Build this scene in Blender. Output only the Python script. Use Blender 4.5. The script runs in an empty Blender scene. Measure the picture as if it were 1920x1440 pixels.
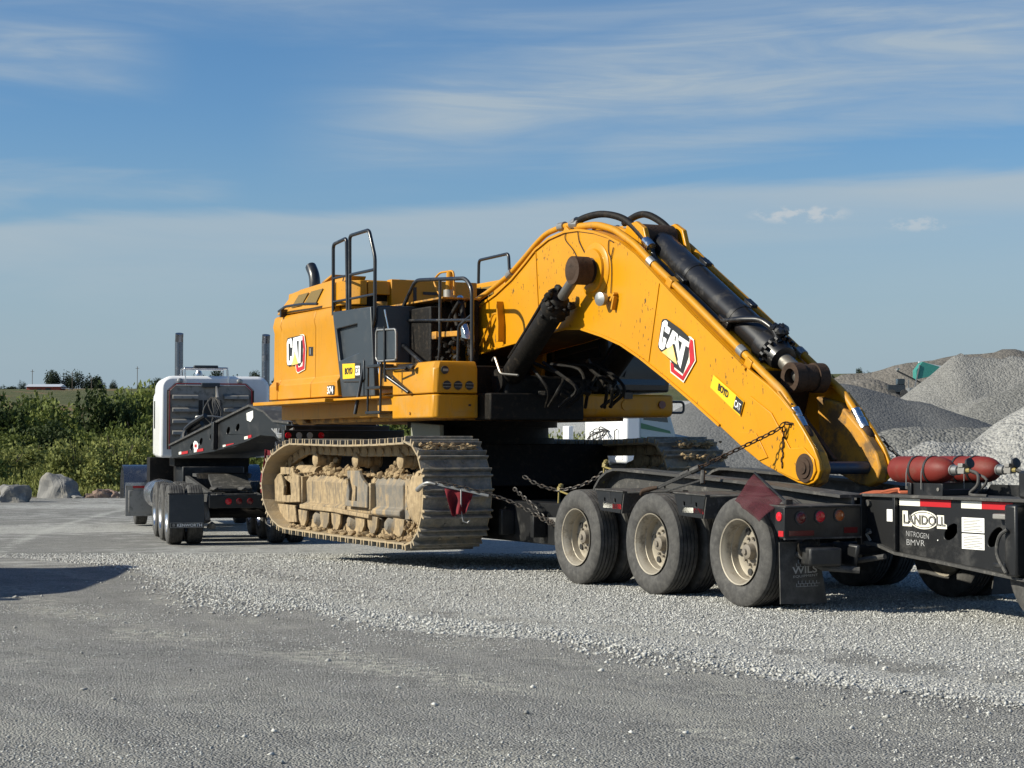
import bpy, bmesh, math, random
import numpy as np
from mathutils import Vector, Matrix, Euler
from mathutils.geometry import tessellate_polygon
R=math.radians
random.seed(7); rng=np.random.default_rng(7)
scene=bpy.context.scene
COL=scene.collection

# ------------------------------------------------------------------ camera
cd=bpy.data.cameras.new("camera"); cam=bpy.data.objects.new("camera",cd); COL.objects.link(cam)
cd.sensor_width=36; cd.lens=36*3400/1920; cd.clip_start=.1; cd.clip_end=6000
cam.location=(0,0,1.48); cam.rotation_euler=(R(90)+math.atan(115/3400),0,0)
scene.camera=cam

# ------------------------------------------------------------------ exposure
vs=scene.view_settings
vs.view_transform='Standard'; vs.look='None'; vs.exposure=0.45; vs.gamma=1; vs.use_curve_mapping=False

# ------------------------------------------------------------------ node helper
class NT:
    def __init__(s,tree): s.t=tree; s.n=tree.nodes; s.l=tree.links
    def node(s,typ,**kw):
        n=s.n.new(typ)
        for k,v in kw.items(): setattr(n,k,v)
        return n
    def put(s,sock,v):
        if hasattr(v,'is_linked') or hasattr(v,'links'): s.l.new(v,sock)
        else:
            try: sock.default_value=v
            except Exception: sock.default_value=(*v,1)
    def m(s,op,a,b=None,c=None,clamp=False):
        n=s.node('ShaderNodeMath',operation=op,use_clamp=clamp); s.put(n.inputs[0],a)
        if b is not None: s.put(n.inputs[1],b)
        if c is not None: s.put(n.inputs[2],c)
        return n.outputs[0]
    def noise(s,vec,scale,detail=4,rough=.55,dist=0.,dim='3D'):
        n=s.node('ShaderNodeTexNoise',noise_dimensions=dim); s.put(n.inputs['Vector'],vec)
        n.inputs['Scale'].default_value=scale; n.inputs['Detail'].default_value=detail
        n.inputs['Roughness'].default_value=rough; n.inputs['Distortion'].default_value=dist
        return n.outputs['Fac']
    def vor(s,vec,scale,feature='F1',out='Distance',rnd=1):
        n=s.node('ShaderNodeTexVoronoi',feature=feature); s.put(n.inputs['Vector'],vec)
        n.inputs['Scale'].default_value=scale; n.inputs['Randomness'].default_value=rnd
        return n.outputs[out]
    def ss(s,x,a,b):
        n=s.node('ShaderNodeMapRange',interpolation_type='SMOOTHSTEP'); s.put(n.inputs['Value'],x)
        s.put(n.inputs['From Min'],a); s.put(n.inputs['From Max'],b)
        return n.outputs[0]
    def mix(s,f,a,b,blend='MIX'):
        n=s.node('ShaderNodeMix',data_type='RGBA',blend_type=blend); s.put(n.inputs['Factor'],f)
        s.put(n.inputs['A'] if False else n.inputs[6],a); s.put(n.inputs[7],b)
        return n.outputs[2]
    def scale(s,vec,sc,loc=(0,0,0),rot=(0,0,0)):
        n=s.node('ShaderNodeMapping'); s.put(n.inputs['Vector'],vec)
        n.inputs['Scale'].default_value=sc; n.inputs['Location'].default_value=loc; n.inputs['Rotation'].default_value=rot
        return n.outputs[0]

# ------------------------------------------------------------------ sky
SUN_EL=31.0
sdir=Vector((-.973*math.cos(R(SUN_EL)),-.23*math.cos(R(SUN_EL)),math.sin(R(SUN_EL)))).normalized()
world=bpy.data.worlds.new("World"); scene.world=world; world.use_nodes=True
w=NT(world.node_tree); w.n.clear()
out=w.node('ShaderNodeOutputWorld'); bg=w.node('ShaderNodeBackground')
sky=w.node('ShaderNodeTexSky',sky_type='NISHITA'); sky.sun_disc=False
sky.sun_elevation=R(SUN_EL); sky.sun_rotation=math.atan2(sdir.x,sdir.y)
sky.air_density=1.0; sky.dust_density=.6; sky.ozone_density=2.4; sky.altitude=0
geo=w.node('ShaderNodeTexCoord'); sep=w.node('ShaderNodeSeparateXYZ'); w.l.new(geo.outputs['Generated'],sep.inputs[0])
X,Y,Z=sep.outputs
az=w.m('ARCTAN2',X,Y); el=w.m('ARCSINE',Z)
cv=w.node('ShaderNodeCombineXYZ'); w.put(cv.inputs[0],w.m('MULTIPLY',az,1.0)); w.put(cv.inputs[1],w.m('MULTIPLY',el,1.0)); cv=cv.outputs[0]
wv=w.scale(cv,(3.0,14,1)); fine=w.noise(w.scale(cv,(6.5,62,1),rot=(0,0,-.10)),1,7,.60,.9)
soft=w.noise(w.scale(cv,(3.2,24,1),rot=(0,0,-.10)),1,5,.55,.8)
wob=w.m('MULTIPLY',w.m('SUBTRACT',soft,.5),.06)
def band(a0,e0,a1,e1,th,amt,soften=1.0,lo=None,hi=None):
    sl=(e1-e0)/(a1-a0)
    line=w.m('ADD',w.m('MULTIPLY',w.m('SUBTRACT',az,a0),sl),e0)
    d=w.m('ABSOLUTE',w.m('SUBTRACT',w.m('ADD',el,wob),line))
    k=w.m('SUBTRACT',1.0,w.ss(d,0.0,th))
    f=w.m('MULTIPLY',w.ss(az,lo[0],lo[1]) if lo else 1.0,w.m('SUBTRACT',1.0,w.ss(az,hi[0],hi[1])) if hi else 1.0)
    k=w.m('MULTIPLY',k,w.m('ADD',.30,w.m('MULTIPLY',w.ss(fine,.25,.80),.70)))
    return w.m('MULTIPLY',w.m('MULTIPLY',k,f),amt)
# low sheet of cloud with a soft tilted top edge, thinning to the horizon
edge=w.m('ADD',w.m('MULTIPLY',az,.057),.1355)
dl=w.m('SUBTRACT',edge,w.m('ADD',el,w.m('MULTIPLY',w.m('ADD',w.m('MULTIPLY',wob,.4),w.m('MULTIPLY',w.m('SUBTRACT',fine,.5),.010)),1.0)))
sheet=w.m('MULTIPLY',w.ss(dl,-.003,.007),w.m('ADD',.40,w.m('MULTIPLY',w.m('SUBTRACT',1.0,w.ss(dl,.0,.05)),.48)))
sheet=w.m('MULTIPLY',sheet,w.m('ADD',.45,w.m('MULTIPLY',soft,1.05)))
b1=band(-.10,.176,.27,.222,.050,1.25,lo=(-.15,-.02))
b1b=band(.02,.195,.27,.19,.030,.85,lo=(-.02,.08))
b2=band(.04,.158,.27,.182,.020,.85,lo=(.0,.07))
b3=band(-.5,.21,-.2,.205,.026,.85,hi=(-.24,-.17))
b4=band(-.3,.135,-.15,.139,.012,.6,hi=(-.18,-.14))
b5=band(-.01,.150,.07,.150,.0035,.35,lo=(-.02,.01),hi=(.04,.09))
b6=band(-.4,.235,.3,.245,.035,.6)
top=w.m('MULTIPLY',w.ss(w.noise(w.scale(cv,(3.2,11,1),loc=(3.1,1.7,0)),1,6,.6,.5),.52,.8),w.m('MULTIPLY',w.ss(el,.12,.3),.5))
cl=sheet
for b in (b1,b1b,b2,b3,b4,b5,b6,top): cl=w.m('MAXIMUM',cl,b)
puf=w.noise(w.scale(cv,(75,130,1),loc=(.7,.2,0)),1,5,.6)
def puff(a,e,ra,re):
    q=w.m('ADD',w.m('POWER',w.m('DIVIDE',w.m('SUBTRACT',az,a),ra),2),w.m('POWER',w.m('DIVIDE',w.m('SUBTRACT',el,e),re),2))
    return w.m('MULTIPLY',w.m('SUBTRACT',1.0,w.ss(q,.1,1)),w.ss(puf,.45,.62))
pf=w.m('MAXIMUM',puff(.158,.1255,.032,.0062),w.m('MULTIPLY',puff(.222,.119,.022,.005),.75))
cl=w.m('MINIMUM',cl,1.0)
hsv=w.node('ShaderNodeHueSaturation'); w.l.new(sky.outputs[0],hsv.inputs['Color']); hsv.inputs['Saturation'].default_value=1.24
SKYC=w.mix(1.0,hsv.outputs[0],(.92,1.03,1.14,1),'MULTIPLY')
# thin high haze lightens and greys the blue toward the horizon
zen=w.ss(el,-.03,.19)
SKYC=w.mix(w.m('SUBTRACT',1.0,zen),SKYC,(2.68,3.80,4.90,1))
CLC=(4.45,5.2,5.7,1)
c1=w.mix(w.m('MULTIPLY',cl,.8),SKYC,CLC)
c2=w.mix(w.m('MULTIPLY',pf,.5),c1,(6.6,6.6,6.5,1))
w.l.new(c2,bg.inputs[0]); bg.inputs[1].default_value=.072
w.l.new(bg.outputs[0],out.inputs[0])

sl=bpy.data.lights.new("sun","SUN"); sl.energy=5.0; sl.angle=R(.53); sl.color=(1,.945,.80)
so=bpy.data.objects.new("sun",sl); COL.objects.link(so); so.rotation_euler=sdir.to_track_quat('Z','Y').to_euler(); so.location=(-40,-10,60)

# ------------------------------------------------------------------ materials
def mat(name):
    m=bpy.data.materials.new(name); m.use_nodes=True
    t=NT(m.node_tree); b=t.n['Principled BSDF']; return m,t,b
def surf(name,col,rough=.5,metal=0.,dirt=None,damt=.4,dsc=3.,col2=None,vsc=8.,bump=0.,bsc=40.,spec=.5,coat=0.,streak=False,drough=.9,dlo=.5,dhi=.7,trans=0):
    m,t,b=mat(name)
    tc=t.node('ShaderNodeTexCoord').outputs['Object']
    c=col
    if col2: c=t.mix(t.ss(t.noise(tc,vsc,5,.6),.35,.68),(*col,1),(*col2,1))
    r=rough
    if dirt:
        v=t.scale(tc,(1,1,.28)) if streak else tc
        k=t.ss(t.noise(v,dsc,8,.68),dlo,dhi)
        k=t.m('MULTIPLY',k,damt)
        c=t.mix(k,c if not isinstance(c,tuple) else (*c,1),(*dirt,1))
        r=t.m('ADD',rough,t.m('MULTIPLY',k,drough-rough))
    t.put(b.inputs['Base Color'],c if not isinstance(c,tuple) else (*c[:3],1))
    t.put(b.inputs['Roughness'],r); b.inputs['Metallic'].default_value=metal
    b.inputs['Specular IOR Level'].default_value=spec; b.inputs['Coat Weight'].default_value=coat; b.inputs['Coat Roughness'].default_value=.15
    if trans: b.inputs['Transmission Weight'].default_value=trans
    if bump:
        bn=t.node('ShaderNodeBump'); bn.inputs['Strength'].default_value=bump; bn.inputs['Distance'].default_value=.01
        t.put(bn.inputs['Height'],t.noise(tc,bsc,6,.6)); t.l.new(bn.outputs[0],b.inputs['Normal'])
    return m
def shoemat():
    m,t,b=mat('track shoe steel with dried mud and painted sunlit ends'); tc=t.node('ShaderNodeTexCoord').outputs['Object']; s=t.node('ShaderNodeSeparateXYZ'); t.l.new(tc,s.inputs[0])
    n=t.noise(tc,9,6,.65); wp=t.noise(t.node('ShaderNodeNewGeometry').outputs['Position'],3.5,5,.6)
    ed=t.m('MAXIMUM',t.ss(t.m('ABSOLUTE',s.outputs[1]),.437,.447),t.ss(s.outputs[2],-.080,-.084))  # inner side muddy; end edges tan from mud and from painted sunlight
    ou=t.mix(t.ss(n,.35,.65),(.15,.145,.13,1),(.27,.255,.22,1)); ou=t.mix(t.m('MULTIPLY',t.ss(wp,.50,.66),.6),ou,(.36,.29,.18,1))
    c=t.mix(t.m('MULTIPLY',ed,t.m('ADD',.55,t.m('MULTIPLY',t.ss(wp,.3,.7),.4))),ou,(.39,.295,.17,1))
    t.put(b.inputs['Base Color'],c); b.inputs['Roughness'].default_value=.62; b.inputs['Metallic'].default_value=.15
    bn=t.node('ShaderNodeBump'); bn.inputs['Strength'].default_value=.8; bn.inputs['Distance'].default_value=.012; t.put(bn.inputs['Height'],t.noise(tc,34,6,.65)); t.l.new(bn.outputs[0],b.inputs['Normal']); return m
M={}
M['yellow']=surf('yellow paint',(.57,.245,.004),.46,dirt=(.33,.19,.045),damt=.45,dsc=2.2,col2=(.53,.225,.004),vsc=1.2,coat=.06,spec=.3,bump=.05,bsc=3)
# boom paint with splashes of dark mud
def boommat():
    m,t,b=mat('yellow boom paint'); tc=t.node('ShaderNodeTexCoord').outputs['Object']
    base=t.mix(t.ss(t.noise(tc,.9,4,.6),.35,.7),(.575,.255,.004,1),(.53,.23,.004,1))
    sp=t.noise(t.scale(tc,(1,1,.45)),26,3,.55); reg=t.noise(tc,1.7,3,.5)
    k=t.m('MULTIPLY',t.ss(sp,.635,.68),t.ss(reg,.44,.60))
    st=t.m('ADD',t.m('MULTIPLY',t.ss(t.noise(t.scale(tc,(5,5,.5)),2.2,6,.7),.50,.76),.40),t.m('MULTIPLY',t.ss(t.noise(tc,6,7,.75),.52,.72),.16))
    c=t.mix(st,base,(.40,.20,.02,1)); c=t.mix(k,c,(.07,.045,.02,1))
    t.put(b.inputs['Base Color'],c); t.put(b.inputs['Roughness'],t.m('ADD',.36,t.m('MULTIPLY',k,.5)))
    b.inputs['Coat Weight'].default_value=.08; b.inputs['Coat Roughness'].default_value=.2; b.inputs['Specular IOR Level'].default_value=.35
    bn=t.node('ShaderNodeBump'); bn.inputs['Strength'].default_value=.12; bn.inputs['Distance'].default_value=.02
    t.put(bn.inputs['Height'],t.noise(tc,1.8,2,.4)); t.l.new(bn.outputs[0],b.inputs['Normal'])
    return m
M['boom']=boommat()
M['yellow_dirty']=surf('worn dirty yellow paint',(.48,.22,.015),.6,dirt=(.10,.07,.04),damt=.85,dsc=4.5,bump=.3,bsc=30,dlo=.42,dhi=.62)
def yellowmat(name,a,b_,mudz,amt):
    m,t,b=mat(name); tc=t.node('ShaderNodeTexCoord').outputs['Object']; s=t.node('ShaderNodeSeparateXYZ'); t.l.new(tc,s.inputs[0])
    c=t.mix(t.ss(t.noise(tc,1.1,4,.6),.35,.68),(*a,1),(*b_,1))
    run=t.ss(t.noise(t.scale(tc,(7,7,.55)),1.6,7,.7),.53,.74); c=t.mix(t.m('MULTIPLY',run,.45*amt),c,(.22,.12,.02,1))
    film=t.m('MULTIPLY',t.ss(t.noise(tc,2.6,7,.7),.42,.70),t.m('ADD',.16,t.m('MULTIPLY',t.m('SUBTRACT',1.0,t.ss(s.outputs[2],mudz,mudz+1.1)),.42))); film=t.m('MULTIPLY',film,amt)
    c=t.mix(film,c,(.36,.25,.11,1))
    sp=t.m('MULTIPLY',t.ss(t.noise(tc,34,3,.6),.66,.72),t.ss(t.noise(tc,2.,3,.6),.45,.62)); c=t.mix(t.m('MULTIPLY',sp,.8*amt),c,(.09,.055,.025,1))
    t.put(b.inputs['Base Color'],c); r=t.m('ADD',.38,t.m('MULTIPLY',t.m('ADD',film,t.m('ADD',sp,t.m('MULTIPLY',t.noise(tc,5,5,.6),.25))),.45)); t.put(b.inputs['Roughness'],r)
    b.inputs['Specular IOR Level'].default_value=.35; b.inputs['Coat Weight'].default_value=.08
    bn=t.node('ShaderNodeBump'); bn.inputs['Strength'].default_value=.10; bn.inputs['Distance'].default_value=.02; t.put(bn.inputs['Height'],t.noise(tc,2.4,3,.5)); t.l.new(bn.outputs[0],b.inputs['Normal']); return m
M['yellow']=yellowmat('weathered yellow paint',(.535,.237,.004),(.50,.217,.004),1.3,1.0)
M['undershade']=surf('underside with painted shade',(.05,.03,.012),.85,dirt=(.14,.075,.012),damt=.5,dsc=5,spec=.15)  # shadow under the boom put into a near-black brown
M['mesh']=surf('grille mesh',(.17,.11,.025),.8,col2=(.12,.08,.02),vsc=60)
M['black']=surf('black machine paint',(.013,.014,.016),.32,dirt=(.05,.045,.04),damt=.5,dsc=3,coat=.2)
M['cylblack']=surf('black cylinder paint',(.007,.007,.008),.36,dirt=(.035,.03,.025),damt=.45,dsc=6,coat=.1)
M['fender']=surf('dusty dark chrome',(.16,.17,.19),.25,metal=.9,dirt=(.16,.15,.13),damt=.5,dsc=4)
M['grease']=surf('greasy black grime',(.008,.007,.006),.6,spec=.2,dirt=(.05,.038,.026),damt=.6,dsc=12,bump=.6,bsc=30)
M['rusty']=surf('rusty brown steel',(.050,.030,.019),.75,spec=.25,dirt=(.018,.013,.01),damt=.8,dsc=8,bump=.8,bsc=35)
M['panelblack']=surf('dark slate panel',(.030,.038,.046),.42,dirt=(.10,.10,.10),damt=.25,dsc=4)
M['glass']=surf('dark cab glass',(.012,.02,.026),.06,spec=.8)
M['chrome']=surf('bright plated steel',(.72,.74,.74),.18,metal=1.,dirt=(.25,.22,.18),damt=.3,dsc=10)
M['rod']=surf('worn grey rod',(.20,.19,.17),.4,metal=.7,dirt=(.10,.08,.06),damt=.7,dsc=7)
M['steel']=surf('steel',(.30,.30,.29),.45,metal=.7,dirt=(.15,.12,.09),damt=.5,dsc=8)
M['pinblue']=surf('dark blue steel pin',(.035,.06,.10),.4,metal=.3,dirt=(.09,.07,.05),damt=.4,dsc=9)
M['shoe']=shoemat()
M['mud']=surf('dried tan mud over paint',(.28,.205,.115),.9,dirt=(.07,.055,.04),damt=.85,dsc=14,col2=(.38,.285,.165),vsc=9,bump=1.0,bsc=24,streak=True,dlo=.5,dhi=.68)
M['mudframe']=surf('mud streaked track frame',(.265,.195,.11),.85,dirt=(.14,.115,.085),damt=.9,dsc=9,col2=(.37,.275,.155),vsc=16,bump=.45,bsc=55,streak=True,dlo=.45,dhi=.62)
M['mudgrey']=surf('grey steel with mud streaks',(.135,.125,.108),.75,dirt=(.40,.28,.14),damt=.9,dsc=7,col2=(.20,.17,.13),vsc=8,bump=.6,bsc=50,streak=True,dlo=.47,dhi=.66)
M['mudlump']=surf('dried mud lumps',(.33,.245,.135),.95,col2=(.26,.18,.10),vsc=9,bump=1.,bsc=30)
M['trblack']=surf('black trailer paint',(.009,.0095,.0105),.40,dirt=(.07,.067,.062),damt=.40,dsc=2.8,spec=.5,bump=.08,bsc=60)
M['dust']=surf('dusty black deck steel',(.040,.039,.037),.7,dirt=(.17,.16,.145),damt=.7,dsc=10,bump=.5,bsc=60)
M['rubber']=surf('tyre rubber',(.032,.031,.030),.8,dirt=(.14,.135,.125),damt=.7,dsc=11,col2=(.050,.048,.045),vsc=7,bump=.3,bsc=60,dlo=.36,dhi=.85)
M['rim']=surf('dirty beige wheel steel',(.33,.295,.235),.5,metal=.35,dirt=(.15,.12,.085),damt=.75,dsc=9)
M['alu']=surf('polished aluminium',(.55,.55,.56),.26,metal=1.,dirt=(.2,.18,.16),damt=.5,dsc=3)
M['alud']=surf('dull aluminium plate',(.30,.29,.27),.5,metal=.5,dirt=(.13,.12,.105),damt=.75,dsc=7)
M['white']=surf('white truck paint',(.80,.80,.80),.3,dirt=(.55,.54,.50),damt=.3,dsc=2,coat=.4)
M['redtape']=surf('red reflective tape',(.42,.015,.02),.35); M['whitetape']=surf('white reflective tape',(.72,.70,.62),.4)
M['wstk']=surf('white sticker',(.85,.84,.80),.5); M['cream']=surf('cream logo backing',(.83,.80,.66),.5)
M['ystk']=surf('bright yellow sticker',(.80,.50,.012),.45); M['dk']=surf('black print',(.02,.02,.02),.5)
M['logored']=surf('red logo print',(.50,.02,.03),.4,col2=(.36,.012,.02),vsc=6)
M['logowhite']=surf('white logo print',(.86,.86,.84),.4); M['logogold']=surf('gold logo print',(.80,.50,.10),.4,col2=(.85,.66,.30),vsc=4)
M['logomesh']=surf('charcoal logo print',(.055,.055,.06),.5)
M['redlens']=surf('red lamp lens',(.55,.01,.02),.15,spec=.7); M['redlensd']=surf('dark red lamp lens',(.11,.006,.008),.2,spec=.7)
M['amber']=surf('amber lamp lens',(.30,.07,.01),.2,spec=.7); M['clearlens']=surf('clear lamp lens',(.35,.35,.34),.2)
M['tank']=surf('red oxide bottle paint',(.17,.020,.014),.55,spec=.3,dirt=(.12,.065,.045),damt=.4,dsc=7,col2=(.135,.018,.013),vsc=4,bump=.1,bsc=40)
M['flag']=surf('red flag cloth',(.17,.006,.014),.9,col2=(.09,.004,.009),vsc=9)
M['strap']=surf('orange webbing',(.50,.13,.06),.8)
M['chain']=surf('chain steel',(.055,.05,.045),.55,metal=.4,dirt=(.20,.13,.08),damt=.5,dsc=20)
M['brass']=surf('yellow binder paint',(.24,.19,.06),.6,dirt=(.1,.08,.05),damt=.8,dsc=20)
M['chalk']=surf('chalk marks',(.36,.36,.36),.9)
M['teal']=surf('teal machine paint',(.03,.20,.17),.6); M['barnred']=surf('barn red boards',(.30,.07,.05),.8)
M['tin']=surf('tin roof',(.60,.62,.64),.45,metal=.3)
M['green']=surf('green stripe paint',(.03,.13,.07),.4); M['bluegrey']=surf('pale blue truck paint',(.30,.38,.42),.35)
M['olive']=surf('weathered grey green steel',(.20,.21,.17),.7,dirt=(.30,.28,.22),damt=.5,dsc=6)
M['hub']=surf('dusty hub steel',(.16,.14,.115),.7,dirt=(.28,.24,.18),damt=.6,dsc=12)
M['wood']=surf('weathered wood',(.12,.10,.08),.9); M['bark']=surf('bark',(.07,.055,.04),.9)
M['meshflag']=surf('maroon mesh flag',(.055,.006,.012),.9,col2=(.085,.012,.02),vsc=60)
_t=NT(M['meshflag'].node_tree); _mx=_t.node('ShaderNodeMixShader'); _mx.inputs[0].default_value=.4; _t.l.new(_t.n['Principled BSDF'].outputs[0],_mx.inputs[1]); _t.l.new(_t.node('ShaderNodeBsdfTransparent').outputs[0],_mx.inputs[2]); _t.l.new(_mx.outputs[0],_t.n['Material Output'].inputs[0])

# ------------------------------------------------------------------ frames of reference
class Fr:
    def __init__(s,x,y,th,z0=0.):
        s.x,s.y,s.th,s.z0=x,y,th,z0; s.A=(math.sin(th),-math.cos(th)); s.N=(-math.cos(th),-math.sin(th))
    def W(s,u,v,z): return Vector((s.x+u*s.A[0]+v*s.N[0],s.y+u*s.A[1]+v*s.N[1],z+s.z0))
    def rz(s): return s.th-math.pi/2
T=Fr(2.07,16.63,R(27.3))                # the loaded trailer: u runs to its rear, v to its near side
K=Fr(-6.17,32.4,R(15.5))                # the tractor in front of it
G=Fr(0,0,R(90))                         # plain ground axes: u = east, v = -north

def tag(o,label=None,cat=None,group=None,kind=None):
    if label: o['label']=label
    if cat: o['category']=cat
    if group: o['group']=group
    if kind: o['kind']=kind
    return o
def root(name,fr,o,label,cat,group=None):
    e=bpy.data.objects.new(name,None); COL.objects.link(e); e.empty_display_size=.3
    e.location=fr.W(*o); e.rotation_euler=(0,0,fr.rz()); e['o']=o
    return tag(e,label,cat,group)

def fillet(pts,r,n=4):
    P=[Vector(p) for p in pts]
    if r<=0 or len(P)<3: return P
    o=[P[0]]
    for i in range(1,len(P)-1):
        a,b,c=P[i-1],P[i],P[i+1]; d1=a-b; d2=c-b
        k=min(r,d1.length*.45,d2.length*.45)
        p0=b+d1.normalized()*k; p1=b+d2.normalized()*k
        for j in range(n+1):
            t=j/n; o.append(p0*(1-t)**2+b*2*t*(1-t)+p1*t*t)
    o.append(P[-1]); return o
def smoothpath(pts,n=6):
    P=[Vector(p) for p in pts]; P=[P[0]*2-P[1]]+P+[P[-1]*2-P[-2]]; o=[]
    for i in range(1,len(P)-2):
        p0,p1,p2,p3=P[i-1:i+3]
        for j in range(n):
            t=j/n; o.append(.5*((2*p1)+(p2-p0)*t+(2*p0-5*p1+4*p2-p3)*t*t+(3*p1-p0-3*p2+p3)*t**3))
    o.append(P[-2]); return o

class MB:
    """collects shapes given in (u,v,z) and builds one mesh"""
    def __init__(s,o=(0,0,0),plain=False): s.o=o; s.V=[]; s.F=[]; s.plain=plain
    def add(s,vs,fs):
        k=len(s.V); s.V+= [tuple(v) for v in vs]; s.F+=[tuple(i+k for i in f) for f in fs]; return s
    def box(s,u0,u1,v0,v1,z0,z1):
        return s.add([(u,v,z) for z in(z0,z1) for v in(v0,v1) for u in(u0,u1)],[(0,1,3,2),(4,6,7,5),(0,4,5,1),(2,3,7,6),(0,2,6,4),(1,5,7,3)])
    def obox(s,c,d,rot=(0,0,0)):
        m=Euler(rot).to_matrix(); c=Vector(c)
        vs=[c+m@Vector((x*d[0]/2,y*d[1]/2,z*d[2]/2)) for z in(-1,1) for y in(-1,1) for x in(-1,1)]
        return s.add(vs,[(0,1,3,2),(4,6,7,5),(0,4,5,1),(2,3,7,6),(0,2,6,4),(1,5,7,3)])
    def bar(s,a,b,w,h):
        a,b=Vector(a),Vector(b); d=(b-a).normalized(); up=Vector((0,0,1)) if abs(d.z)<.95 else Vector((0,1,0))
        x=d.cross(up).normalized()*w/2; y=x.cross(d).normalized()*h/2
        vs=[a-x-y,a+x-y,a-x+y,a+x+y,b-x-y,b+x-y,b-x+y,b+x+y]
        return s.add(vs,[(0,1,3,2),(4,6,7,5),(0,4,5,1),(2,3,7,6),(0,2,6,4),(1,5,7,3)])
    def pr(s,poly,a,b,ax):
        n=len(poly); f={'v':lambda p,t:(p[0],t,p[1]),'u':lambda p,t:(t,p[0],p[1]),'z':lambda p,t:(p[0],p[1],t)}[ax]
        vs=[f(p,a) for p in poly]+[f(p,b) for p in poly]
        tri=tessellate_polygon([[Vector((p[0],p[1],0)) for p in poly]])
        if len(tri)!=n-2 and False: pass
        fs=[tuple(range(n)),tuple(range(2*n-1,n-1,-1))]+[(i,(i+1)%n,(i+1)%n+n,i+n) for i in range(n)]
        return s.add(vs,fs)
    def prv(s,poly,v0,v1): return s.pr(poly,v0,v1,'v')
    def pru(s,poly,u0,u1): return s.pr(poly,u0,u1,'u')
    def prz(s,poly,z0,z1): return s.pr(poly,z0,z1,'z')
    def plate(s,outer,holes,v0,v1):
        loops=[outer]+holes; tri=tessellate_polygon([[Vector((p[0],p[1],0)) for p in l] for l in loops])
        fl=[p for l in loops for p in l]; n=len(fl)
        vs=[(p[0],v0,p[1]) for p in fl]+[(p[0],v1,p[1]) for p in fl]
        fs=[tuple(t) for t in tri]+[tuple(i+n for i in t[::-1]) for t in tri]; k=0
        for l in loops:
            m=len(l); fs+=[(k+i,k+(i+1)%m,k+(i+1)%m+n,k+i+n) for i in range(m)]; k+=m
        return s.add(vs,fs)
    def tube(s,pts,r,n=8,fil=0.,closed=False,caps=True,smooth=0):
        P=smoothpath(pts,smooth) if smooth else fillet(pts,fil)
        P=[Vector(p) for p in P]; m=len(P); vs=[]; prev=None
        if isinstance(r,(list,tuple)) and len(r)!=m: q=r; r=[q[min(int(i/(m-1)*(len(q)-1)),len(q)-2)]*(1-(i/(m-1)*(len(q)-1)-min(int(i/(m-1)*(len(q)-1)),len(q)-2)))+q[min(int(i/(m-1)*(len(q)-1)),len(q)-2)+1]*(i/(m-1)*(len(q)-1)-min(int(i/(m-1)*(len(q)-1)),len(q)-2)) for i in range(m)]
        for i in range(m):
            a=P[(i-1)%m] if (closed or i) else P[0]; b=P[(i+1)%m] if (closed or i<m-1) else P[-1]
            d=(b-a).normalized()
            if prev is None: up=Vector((0,0,1)) if abs(d.z)<.9 else Vector((0,1,0)); x=d.cross(up).normalized()
            else: x=(prev-d*prev.dot(d)).normalized()
            prev=x; y=d.cross(x); rr=r[i] if isinstance(r,(list,tuple)) else r
            for j in range(n): t=2*math.pi*j/n; vs.append(P[i]+x*math.cos(t)*rr+y*math.sin(t)*rr)
        fs=[]
        for i in range(m if closed else m-1):
            for j in range(n): a=i*n+j; b=i*n+(j+1)%n; c=((i+1)%m)*n+(j+1)%n; d=((i+1)%m)*n+j; fs.append((a,b,c,d))
        if caps and not closed: fs+=[tuple(range(n))[::-1],tuple(range((m-1)*n,m*n))]
        return s.add(vs,fs)
    def cyl(s,a,b,r,n=16,r1=None):
        return s.tube([a,b],[r,r if r1 is None else r1],n)
    def lathe(s,a,ax,prof,n=24,closed=False,caps=True):
        """prof: (distance along axis, radius)"""
        a=Vector(a); ax=Vector(ax).normalized(); up=Vector((0,0,1)) if abs(ax.z)<.9 else Vector((1,0,0))
        x=ax.cross(up).normalized(); y=ax.cross(x); vs=[]
        for t,r in prof:
            for j in range(n): q=2*math.pi*j/n; vs.append(a+ax*t+x*math.cos(q)*r+y*math.sin(q)*r)
        m=len(prof); fs=[]
        for i in range(m if closed else m-1):
            for j in range(n): fs.append((i*n+j,i*n+(j+1)%n,((i+1)%m)*n+(j+1)%n,((i+1)%m)*n+j))
        if not closed and caps: fs+=[tuple(range(n))[::-1],tuple(range((m-1)*n,m*n))]
        return s.add(vs,fs)
    def blob(s,c,r,seed=0,n=1):
        rr=random.Random(seed); bm=bmesh.new(); bmesh.ops.create_icosphere(bm,subdivisions=n,radius=1)
        r=Vector(r) if hasattr(r,'__len__') else Vector((r,r,r)); c=Vector(c)
        vs=[]
        for v in bm.verts: k=1+rr.uniform(-.22,.22); vs.append(c+Vector((v.co.x*r.x*k,v.co.y*r.y*k,v.co.z*r.z*k)))
        fs=[tuple(q.index for q in f.verts) for f in bm.faces]; bm.free(); return s.add(vs,fs)
    def mesh(s,name,m,smooth=None):
        o=s.o; me=bpy.data.meshes.new(name)
        vs=s.V if s.plain else [(u-o[0],-(v-o[1]),z-o[2]) for u,v,z in s.V]
        me.from_pydata(vs,[],s.F); bm=bmesh.new(); bm.from_mesh(me)
        bmesh.ops.recalc_face_normals(bm,faces=bm.faces); bm.to_mesh(me); bm.free()
        me.materials.append(m)
        if smooth is not None:
            me.polygons.foreach_set('use_smooth',[True]*len(me.polygons)); me.set_sharp_from_angle(angle=R(smooth))
        return me
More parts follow.
